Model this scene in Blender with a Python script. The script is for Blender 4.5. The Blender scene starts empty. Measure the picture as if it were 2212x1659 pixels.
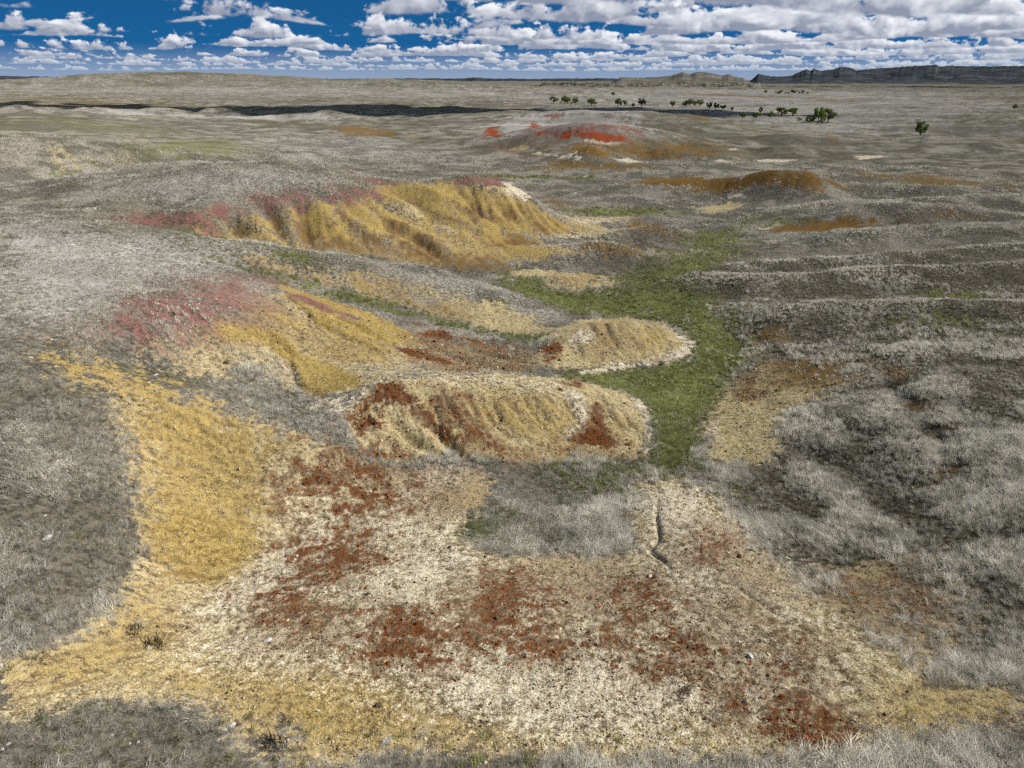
import bpy, bmesh, math, random
import numpy as np
from mathutils import Vector, Matrix

# ---------------------------------------------------------------- camera, sky, sun, exposure
scene = bpy.context.scene
cam_data = bpy.data.cameras.new("camera")
cam = bpy.data.objects.new("camera", cam_data)
scene.collection.objects.link(cam)
scene.camera = cam
cam.location = (0, 0, 24)                      # a drone 24 m above the valley floor
cam.rotation_euler = (math.radians(90 - 23.2), 0, 0)
cam_data.sensor_width = 36
cam_data.lens = 18 / (1106 / 1536)
cam_data.clip_start = 0.5
cam_data.clip_end = 80000

SUN_AZ = math.radians(82)      # to the right of and beyond the view
SUN_EL = math.radians(40)
sun_data = bpy.data.lights.new("sun", 'SUN')
sun_data.energy = 5.0
sun_data.angle = math.radians(0.5)
sun_data.color = (1.0, 0.95, 0.87)
sun = bpy.data.objects.new("sun", sun_data)
scene.collection.objects.link(sun)
SUN_DIR = Vector((math.sin(SUN_AZ) * math.cos(SUN_EL), math.cos(SUN_AZ) * math.cos(SUN_EL), math.sin(SUN_EL)))
sun.rotation_euler = SUN_DIR.to_track_quat('Z', 'Y').to_euler()
sun.location = SUN_DIR * 3000

scene.view_settings.view_transform = 'Standard'
scene.view_settings.look = 'None'
scene.view_settings.exposure = 0.48
scene.view_settings.gamma = 1.0
scene.view_settings.use_curve_mapping = False
scene.cycles.use_denoising = False
scene.cycles.adaptive_threshold = 0.04
scene.cycles.max_bounces = 3
scene.cycles.diffuse_bounces = 1
scene.cycles.transparent_max_bounces = 6

class Nodes:
    """short hand for building node trees"""
    def __init__(self, tree):
        self.t = tree; self.n = tree.nodes; self.l = tree.links; self.n.clear()
    def new(self, kind, **props):
        nd = self.n.new(kind)
        for k, v in props.items(): setattr(nd, k, v)
        return nd
    def put(self, sock, v):
        if hasattr(v, 'is_linked'): self.l.new(v, sock)
        elif v is not None: sock.default_value = v
    def math(self, op, a, b=None, c=None, clamp=False):
        nd = self.new('ShaderNodeMath', operation=op, use_clamp=clamp)
        for i, v in enumerate((a, b, c)): self.put(nd.inputs[i], v)
        return nd.outputs[0]
    def vmath(self, op, a, b=None):
        nd = self.new('ShaderNodeVectorMath', operation=op)
        self.put(nd.inputs[0], a)
        if b is not None: self.put(nd.inputs['Scale'] if op == 'SCALE' else nd.inputs[1], b)
        return nd.outputs[0]
    def mix(self, f, a, b):
        nd = self.new('ShaderNodeMix', data_type='RGBA')
        self.put(nd.inputs[0], f); self.put(nd.inputs[6], a); self.put(nd.inputs[7], b)
        return nd.outputs[2]
    def mixf(self, f, a, b):
        nd = self.new('ShaderNodeMix', data_type='FLOAT')
        self.put(nd.inputs[0], f); self.put(nd.inputs[2], a); self.put(nd.inputs[3], b)
        return nd.outputs[0]
    def scale_col(self, c, f):
        nd = self.new('ShaderNodeVectorMath', operation='SCALE')
        self.put(nd.inputs[0], c); self.put(nd.inputs['Scale'], f)
        return nd.outputs[0]
    def noise(self, vec, scale, detail=3.0, rough=0.55, dist=0.0, dims='3D', w=None):
        nd = self.new('ShaderNodeTexNoise', noise_dimensions=dims)
        self.put(nd.inputs['Vector'], vec)
        nd.inputs['Scale'].default_value = scale; nd.inputs['Detail'].default_value = detail
        nd.inputs['Roughness'].default_value = rough; nd.inputs['Distortion'].default_value = dist
        return nd.outputs[0]
    def ramp(self, f, lo, hi, a=0.0, b=1.0, smooth=True):
        nd = self.new('ShaderNodeMapRange', interpolation_type='SMOOTHSTEP' if smooth else 'LINEAR')
        self.put(nd.inputs[0], f); self.put(nd.inputs[1], lo); self.put(nd.inputs[2], hi)
        nd.inputs[3].default_value = a; nd.inputs[4].default_value = b
        return nd.outputs[0]

def build_world():
    world = bpy.data.worlds.new("World"); scene.world = world; world.use_nodes = True
    N = Nodes(world.node_tree)
    out = N.new('ShaderNodeOutputWorld'); bg = N.new('ShaderNodeBackground')
    N.l.new(bg.outputs[0], out.inputs[0])
    bg.inputs[1].default_value = 0.08
    sky = N.new('ShaderNodeTexSky', sky_type='NISHITA', sun_disc=False)
    sky.sun_elevation = SUN_EL; sky.sun_rotation = SUN_AZ
    sky.altitude = 900; sky.air_density = 1.0; sky.dust_density = 0.0; sky.ozone_density = 4.0
    coord = N.new('ShaderNodeTexCoord').outputs['Generated']
    sep = N.new('ShaderNodeSeparateXYZ'); N.l.new(coord, sep.inputs[0])
    dx, dy, dz = sep.outputs
    elev = N.math('MAXIMUM', dz, 0.05)
    # the clear air between the clouds: a deep polarised blue
    lum = N.new('ShaderNodeRGBToBW'); N.l.new(sky.outputs[0], lum.inputs[0])
    clear = N.scale_col((0.10, 1.08, 2.9), N.math('POWER', N.math('MULTIPLY', lum.outputs[0], 0.16), 0.5))
    # clouds overhead: the deck seen from below
    flat = N.new('ShaderNodeCombineXYZ'); N.put(flat.inputs[0], N.math('DIVIDE', dx, elev)); N.put(flat.inputs[1], N.math('DIVIDE', dy, elev))
    over = N.noise(N.vmath('ADD', flat.outputs[0], (7.3, 2.1, 2.0)), 0.80, 4.0, 0.6)
    d0 = N.math('ADD', N.math('SUBTRACT', over, 0.53), N.math('MULTIPLY', dx, 0.08))
    a0 = N.math('MULTIPLY', N.ramp(d0, 0.0, 0.04), N.ramp(dz, 0.13, 0.24))
    col = N.mix(a0, clear, N.mix(N.ramp(d0, 0.0, 0.16), (8.2, 8.3, 8.6, 1), (4.0, 4.3, 5.0, 1)))
    # clouds towards the horizon: rows of flat-based cumulus, one behind the other, the farthest first
    az = N.math('ARCTAN2', dx, dy)
    tan_el = N.math('DIVIDE', dz, N.math('MAXIMUM', N.math('SQRT', N.math('ADD', N.math('MULTIPLY', dx, dx), N.math('MULTIPLY', dy, dy))), 0.05))
    rows = [0.6, 0.85, 1.12, 1.45, 1.85, 2.3, 2.8, 3.4, 4.1, 5.0, 6.4]
    spread = [0.62, 0.55, 0.66, 0.50, 0.60, 0.44, 0.62, 0.40, 0.52, 0.36, 0.50]
    thick = [0.36, 0.36, 0.40, 0.34, 0.46, 0.38, 0.52, 0.40, 0.55, 0.44, 0.50]
    for j, deg in enumerate(rows):
        r = 1 / math.tan(math.radians(deg))
        wob = N.math('ADD', N.math('SINE', N.math('MULTIPLY_ADD', az, 9.0 + j, 2.3 * j)), N.math('SINE', N.math('MULTIPLY_ADD', az, 23.0 - j, 4.1 * j)))
        rr = N.math('MULTIPLY', N.math('MULTIPLY_ADD', wob, 0.06, 1.0), r)
        q = N.math('DIVIDE', N.math('SUBTRACT', N.math('MULTIPLY', tan_el, rr), 1.0), thick[j] * 0.86)
        p = N.new('ShaderNodeCombineXYZ'); N.put(p.inputs[0], N.math('MULTIPLY_ADD', az, spread[j] * 1.25 * r, 37.7 * j + 5.0)); N.put(p.inputs[1], N.math('MULTIPLY_ADD', q, 0.40, 19.1 * j))
        n = N.noise(p.outputs[0], 1.0, 5.0 if deg > 1 else 3.0, 0.60, dims='2D')
        n2 = N.noise(N.vmath('ADD', p.outputs[0], (0.08, 0.12, 0.0)), 1.0, 3.0 if deg > 1.5 else 2.0, 0.60, dims='2D')
        thr = 0.345 + 0.022 * deg
        cover = N.math('MULTIPLY', N.math('ADD', dx, 0.08), 0.06 + 0.054 * deg)
        d = N.math('SUBTRACT', N.math('ADD', n, cover), N.math('MULTIPLY_ADD', q, 0.15, thr))
        alpha = N.math('MULTIPLY', N.ramp(d, 0.0, 0.070), N.ramp(N.math('MULTIPLY_ADD', N.math('SUBTRACT', n, 0.5), 0.6, q), -0.03, 0.12))
        face = N.math('MULTIPLY', N.math('SUBTRACT', n, n2), 3.5)
        light = N.math('ADD', N.math('ADD', N.ramp(q, 0.0, 0.90, 0.06, 0.66), face), N.ramp(d, 0.0, 0.10, 0.22, 0.0), clamp=True)
        cc = N.mix(light, (2.4, 2.7, 3.6, 1), (8.6, 8.7, 9.1, 1))
        cc = N.mix(0.66 * math.exp(-deg / 1.4), cc, (3.8, 4.4, 5.5, 1))
        col = N.mix(alpha, col, cc)
    # thin far haze just over the horizon
    hz = N.ramp(dz, 0.000, 0.042, 0.62, 0.0)
    col = N.mix(hz, col, (3.9, 4.6, 5.7, 1))
    N.l.new(col, bg.inputs[0])
    world.cycles.sampling_method = 'NONE'
build_world()

# ---------------------------------------------------------------- the survey, metres: x east, y ahead
SPOTS = [
    (7.05,40.4,0.7),
    (8.59,42.32,0.52),
    (10.24,44.37,0.35),
    (11.86,47.44,0.28),
    (13.66,50.85,0.2),
    (16.18,55.1,0.15),
    (19.08,59.98,0.1),
    (20.58,63.06,0.05),
    (22.22,66.43,0.0),
    (21.27,70.7,0.0),
    (20.22,75.47,0.0),
    (19.37,79.9,0.0),
    (18.44,84.82,0.0),
    (22.12,92.67,0.0),
    (26.46,101.94,0.0),
    (30.43,109.65,0.0),
    (34.99,118.5,0.0),
    (36.36,126.58,0.0),
    (37.92,135.74,0.0),
    (33.38,138.91,0.1),
    (28.65,142.26,0.2),
    (4.24,55.16,1.1),
    (7.79,57.09,0.6),
    (11.33,58.92,0.3),
    (7.92,81.75,0.3),
    (0.78,82.64,0.9),
    (11.92,78.65,0.1),
    (-14.9,12.38,8.4),
    (-12.78,12.54,8.2),
    (-9.55,12.85,7.8),
    (-6.71,13.09,7.5),
    (-3.76,13.33,7.2),
    (-0.08,13.57,6.9),
    (3.72,13.73,6.7),
    (6.96,13.88,6.5),
    (10.86,13.96,6.4),
    (14.07,13.81,6.6),
    (16.28,13.65,6.8),
    (-15.06,15.89,8.0),
    (-17.16,19.03,7.9),
    (-19.42,22.58,8.2),
    (-22.36,27.18,8.6),
    (-25.12,31.62,9.2),
    (-27.56,35.46,9.6),
    (-18.08,23.58,7.5),
    (-22.52,31.61,8.7),
    (-18.86,28.95,7.6),
    (-14.7,20.95,6.7),
    (-11.73,16.98,6.9),
    (-25.67,38.48,9.1),
    (-23.95,38.28,8.5),
    (-22.23,38.08,7.9),
    (-20.49,38.36,7.1),
    (-18.68,38.6,6.3),
    (-16.44,38.55,5.45),
    (-14.17,38.48,4.6),
    (-11.73,38.39,3.65),
    (-9.25,38.28,2.7),
    (-7.89,38.45,2.25),
    (-6.51,38.6,1.8),
    (-18.16,32.3,5.7),
    (-14.83,29.51,4.7),
    (-16.3,26.01,5.8),
    (-12.44,24.73,4.2),
    (-14.08,24.97,4.5),
    (-17.61,27.67,6.4),
    (-13.45,32.64,4.1),
    (-15.29,35.29,4.6),
    (-12.02,23.65,4.35),
    (-11.47,25.88,3.97),
    (-10.8,28.39,3.6),
    (-10.27,30.45,3.25),
    (-9.64,32.71,2.9),
    (-8.38,35.05,2.4),
    (-6.93,37.59,1.9),
    (-5.06,38.46,1.6),
    (-3.11,39.36,1.3),
    (-0.18,39.76,1.1),
    (2.82,40.17,0.9),
    (-12.77,20.38,5.7),
    (-9.36,22.7,4.8),
    (-6.58,19.23,5.7),
    (-8.82,16.81,6.5),
    (-6.5,26.91,3.9),
    (-3.77,22.46,5.0),
    (-3.17,17.98,5.9),
    (-3.73,30.97,2.9),
    (-0.99,27.31,3.6),
    (-2.77,34.27,2.2),
    (1.89,33.18,2.0),
    (4.13,38.11,1.1),
    (-0.17,37.44,1.5),
    (0.78,21.38,4.8),
    (1.39,17.01,5.9),
    (6.97,37.94,1.2),
    (7.51,35.47,1.75),
    (7.98,33.18,2.3),
    (8.3,30.15,2.9),
    (8.54,27.44,3.5),
    (9.18,25.2,3.95),
    (9.71,23.17,4.4),
    (10.73,21.44,4.75),
    (11.61,19.86,5.1),
    (12.26,17.87,5.5),
    (12.77,16.11,5.9),
    (5.85,34.09,1.7),
    (4.77,28.24,2.9),
    (5.29,21.72,4.5),
    (10.11,39.17,0.8),
    (11.84,37.37,1.05),
    (13.42,35.68,1.3),
    (14.06,31.86,2.0),
    (14.51,28.51,2.7),
    (15.12,26.24,3.25),
    (15.6,24.17,3.8),
    (16.28,22.01,4.35),
    (16.81,20.07,4.9),
    (17.47,39.54,1.6),
    (21.99,37.24,2.9),
    (22.94,30.12,4.3),
    (22.11,25.3,5.1),
    (24.21,24.63,5.6),
    (27.58,33.54,5.0),
    (33.33,42.3,5.2),
    (36.69,41.4,5.6),
    (28.66,45.0,4.0),
    (24.79,46.65,2.9),
    (19.95,46.49,1.5),
    (14.19,44.6,0.6),
    (16.38,50.21,0.5),
    (21.55,56.4,1.1),
    (24.35,66.34,1.0),
    (26.34,57.97,2.2),
    (34.71,56.18,3.7),
    (42.1,55.38,4.8),
    (46.36,54.22,5.2),
    (24.45,72.59,0.4),
    (28.76,83.4,0.4),
    (39.23,84.69,1.2),
    (50.35,84.61,1.8),
    (60.05,81.56,2.6),
    (66.28,80.04,3.0),
    (35.92,100.24,0.4),
    (53.4,102.62,1.2),
    (73.1,101.12,2.2),
    (46.38,120.37,0.4),
    (71.81,124.46,1.2),
    (90.2,126.69,1.6),
    (100.55,125.56,1.8),
    (60.99,148.23,0.6),
    (82.49,144.43,1.2),
    (108.32,154.07,1.6),
    (120.75,152.7,1.8),
    (-39.92,41.53,10.2),
    (-31.4,41.53,10.2),
    (-37.6,51.07,10.6),
    (-46.57,64.58,10.5),
    (-51.93,56.07,10.8),
    (-31.06,48.29,10.0),
    (-34.98,58.61,10.2),
    (-28.35,54.88,9.6),
    (-27.29,41.53,9.6),
    (-58.51,82.49,10.2),
    (-53.59,80.96,10.2),
    (-48.85,79.48,10.2),
    (-43.82,77.1,9.95),
    (-39.09,74.91,9.7),
    (-35.46,74.74,9.25),
    (-31.83,74.57,8.8),
    (-28.57,75.46,8.3),
    (-25.21,76.3,7.8),
    (-21.5,76.18,7.25),
    (-17.78,76.06,6.7),
    (-14.22,76.76,5.85),
    (-10.54,77.4,5.0),
    (-6.71,77.03,4.05),
    (-2.87,76.66,3.1),
    (-0.3,75.69,2.45),
    (2.22,74.78,1.8),
    (4.16,73.01,1.3),
    (6.03,71.36,0.8),
    (-43.25,82.89,8.9),
    (-35.36,82.85,7.0),
    (-27.71,83.9,4.9),
    (-19.6,83.85,3.6),
    (-11.49,84.34,2.4),
    (-3.09,82.66,1.3),
    (-55.13,89.7,9.4),
    (-65.45,92.27,9.3),
    (-27.62,65.89,8.4),
    (-25.03,66.15,7.45),
    (-22.36,66.35,6.5),
    (-20.34,66.76,5.8),
    (-18.27,67.12,5.1),
    (-15.42,67.14,4.35),
    (-12.53,67.13,3.6),
    (-9.72,66.25,3.05),
    (-6.97,65.41,2.5),
    (-3.6,64.75,1.95),
    (-0.26,64.11,1.4),
    (2.37,63.64,1.1),
    (4.99,63.18,0.8),
    (-25.3,57.93,8.8),
    (-23.73,59.18,8.15),
    (-22.03,60.37,7.5),
    (-19.24,60.09,6.6),
    (-16.44,59.81,5.7),
    (-14.44,59.7,5.1),
    (-12.44,59.58,4.5),
    (-10.42,59.4,3.9),
    (-8.39,59.21,3.3),
    (-5.37,59.31,2.7),
    (-2.31,59.4,2.1),
    (0.37,59.79,1.65),
    (3.1,60.15,1.2),
    (-21.25,49.66,7.5),
    (-16.88,49.99,5.2),
    (-13.67,46.12,3.5),
    (-11.05,47.66,3.0),
    (-7.63,52.7,2.6),
    (-0.24,55.93,1.5),
    (-17.49,45.34,4.9),
    (-24.57,46.44,8.9),
    (-24.41,51.4,9.1),
    (-4.17,56.27,2.0),
    (-26.31,42.22,9.3),
    (-25.23,42.57,8.4),
    (-24.08,42.86,7.5),
    (-22.06,42.94,6.5),
    (-19.98,42.97,5.5),
    (-17.75,42.78,4.7),
    (-15.5,42.58,3.9),
    (-13.69,42.41,3.3),
    (-11.87,42.24,2.7),
    (-10.51,41.46,2.3),
    (-9.19,40.7,1.9),
    (-7.58,39.94,1.67),
    (-6.03,39.21,1.45),
    (-71.51,116.27,9.6),
    (-67.78,117.61,9.9),
    (-63.99,119.02,10.2),
    (-60.63,121.5,10.5),
    (-57.19,124.19,10.8),
    (-52.19,124.42,11.0),
    (-47.19,124.65,11.2),
    (-42.28,123.93,11.2),
    (-37.43,123.21,11.2),
    (-30.84,119.7,10.7),
    (-24.63,116.58,10.2),
    (-21.07,114.94,9.8),
    (-17.62,113.41,9.4),
    (-13.15,115.03,9.05),
    (-8.55,116.62,8.7),
    (-70.62,131.35,7.6),
    (-79.15,147.2,4.0),
    (-92.41,171.87,1.6),
    (-63.04,136.91,8.2),
    (-70.57,153.26,4.0),
    (-82.28,178.69,1.6),
    (-52.15,137.74,8.6),
    (-58.52,154.58,4.0),
    (-68.44,180.76,1.6),
    (-41.5,136.61,8.6),
    (-46.73,153.83,4.0),
    (-54.87,180.62,1.6),
    (-27.52,130.28,7.6),
    (-31.24,147.89,4.0),
    (-37.03,175.28,1.6),
    (-19.76,127.24,6.8),
    (-22.53,145.03,4.0),
    (-26.82,172.7,1.6),
    (-9.57,130.59,6.1),
    (-10.89,148.54,4.0),
    (-12.94,176.46,1.6),
    (-39.19,92.34,10.0),
    (-30.03,96.96,9.3),
    (-22.14,99.91,7.6),
    (-13.8,104.06,5.6),
    (-36.91,84.65,8.6),
    (-29.35,89.32,6.2),
    (-18.05,90.02,4.0),
    (-9.93,97.58,3.6),
    (-6.01,108.59,4.8),
    (-6.55,93.87,1.9),
    (1.54,97.69,1.0),
    (6.49,105.32,0.6),
    (12.16,121.87,0.5),
    (-0.42,107.15,1.6),
    (-51.09,93.66,9.8),
    (-3.93,135.31,4.0),
    (-4.39,151.3,1.2),
    (-77.3,110.5,9.3),
    (-117.43,170.79,8.5),
    (-163.85,240.93,8.5),
    (-198.72,293.83,9.0),
    (-144.47,165.28,9.0),
    (-105.97,188.6,8.0),
    (-92.9,212.18,6.0),
    (-125.45,252.82,7.0),
    (-83.27,266.02,3.0),
    (-47.16,247.92,1.5),
    (-61.64,327.18,2.0),
    (-15.15,228.85,0.5),
    (20.1,163.01,0.3),
    (12.24,207.43,0.2),
    (43.83,175.89,0.6),
    (42.93,233.72,0.0),
    (97.11,223.98,1.0),
    (153.42,222.03,1.2),
    (210.15,307.89,1.5),
    (117.38,320.21,0.6),
    (233.23,303.79,1.8),
    (-20.59,314.74,1.0),
    (-116.98,377.33,3.0),
    (-529.77,281.68,4.88),
    (-971.24,516.42,4.88),
    (-2207.37,1173.68,3.55),
    (-5297.69,2816.83,4.0),
    (-10595.37,5633.66,6.0),
    (-14127.16,7511.55,6.0),
    (-7.06,3.76,7.6),
    (-2.65,1.41,7.7),
    (-459.63,385.67,4.12),
    (-842.65,707.07,4.12),
    (-1915.11,1606.97,3.25),
    (-4596.27,3856.73,4.0),
    (-9192.53,7713.45,6.0),
    (-12256.71,10284.6,6.0),
    (-6.13,5.14,7.6),
    (-2.3,1.93,7.7),
    (-385.67,459.63,3.5),
    (-707.07,842.65,3.5),
    (-1606.97,1915.11,3.0),
    (-3856.73,4596.27,4.0),
    (-7713.45,9192.53,6.0),
    (-10284.6,12256.71,6.0),
    (-5.14,6.13,7.6),
    (-1.93,2.3,7.7),
    (-300.0,519.62,2.88),
    (-550.0,952.63,2.88),
    (-1250.0,2165.06,2.75),
    (-3000.0,5196.15,4.0),
    (-6000.0,10392.3,6.0),
    (-8000.0,13856.41,6.0),
    (-4.0,6.93,7.6),
    (-1.5,2.6,7.7),
    (-205.21,563.82,2.25),
    (-376.22,1033.66,2.25),
    (-855.05,2349.23,2.5),
    (-2052.12,5638.16,4.0),
    (-4104.24,11276.31,6.0),
    (-5472.32,15035.08,6.0),
    (-2.74,7.52,7.6),
    (-1.03,2.82,7.7),
    (-104.19,590.88,1.62),
    (-191.01,1083.29,1.62),
    (-434.12,2462.02,2.25),
    (-1041.89,5908.85,4.0),
    (-2083.78,11817.69,6.0),
    (-2778.37,15756.92,6.0),
    (-1.39,7.88,7.6),
    (-0.52,2.95,7.7),
    (0.0,600.0,1.0),
    (0.0,1100.0,1.0),
    (0.0,2500.0,2.0),
    (0.0,6000.0,4.0),
    (0.0,12000.0,6.0),
    (0.0,16000.0,6.0),
    (0.0,8.0,7.6),
    (0.0,3.0,7.7),
    (104.19,590.88,1.0),
    (191.01,1083.29,1.0),
    (434.12,2462.02,2.0),
    (1041.89,5908.85,4.0),
    (2083.78,11817.69,6.0),
    (2778.37,15756.92,6.0),
    (1.39,7.88,7.6),
    (0.52,2.95,7.7),
    (205.21,563.82,1.0),
    (376.22,1033.66,1.0),
    (855.05,2349.23,2.0),
    (2052.12,5638.16,4.0),
    (4104.24,11276.31,6.0),
    (5472.32,15035.08,6.0),
    (2.74,7.52,7.6),
    (1.03,2.82,7.7),
    (300.0,519.62,1.0),
    (550.0,952.63,1.0),
    (1250.0,2165.06,2.0),
    (3000.0,5196.15,4.0),
    (6000.0,10392.3,6.0),
    (8000.0,13856.41,6.0),
    (4.0,6.93,7.6),
    (1.5,2.6,7.7),
    (385.67,459.63,1.0),
    (707.07,842.65,1.0),
    (1606.97,1915.11,2.0),
    (3856.73,4596.27,4.0),
    (7713.45,9192.53,6.0),
    (10284.6,12256.71,6.0),
    (5.14,6.13,7.6),
    (1.93,2.3,7.7),
    (459.63,385.67,1.0),
    (842.65,707.07,1.0),
    (1915.11,1606.97,2.0),
    (4596.27,3856.73,4.0),
    (9192.53,7713.45,6.0),
    (12256.71,10284.6,6.0),
    (6.13,5.14,7.6),
    (2.3,1.93,7.7),
    (529.77,281.68,1.0),
    (971.24,516.42,1.0),
    (2207.37,1173.68,2.0),
    (5297.69,2816.83,4.0),
    (10595.37,5633.66,6.0),
    (14127.16,7511.55,6.0),
    (7.06,3.76,7.6),
    (2.65,1.41,7.7),
    (-14.49,3.88,10.0),
    (-38.64,10.35,10.0),
    (-96.59,25.88,9.0),
    (-241.48,64.7,7.0),
    (14.49,3.88,7.0),
    (38.64,10.35,7.0),
    (96.59,25.88,6.0),
    (241.48,64.7,4.0),
    (-24.57,17.21,9.5),
    (-49.15,34.41,10.5),
    (-90.11,63.09,10.0),
    (-204.79,143.39,9.0),
    (24.57,17.21,6.0),
    (49.15,34.41,5.0),
    (90.11,63.09,3.4),
    (204.79,143.39,2.0),
]
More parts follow.
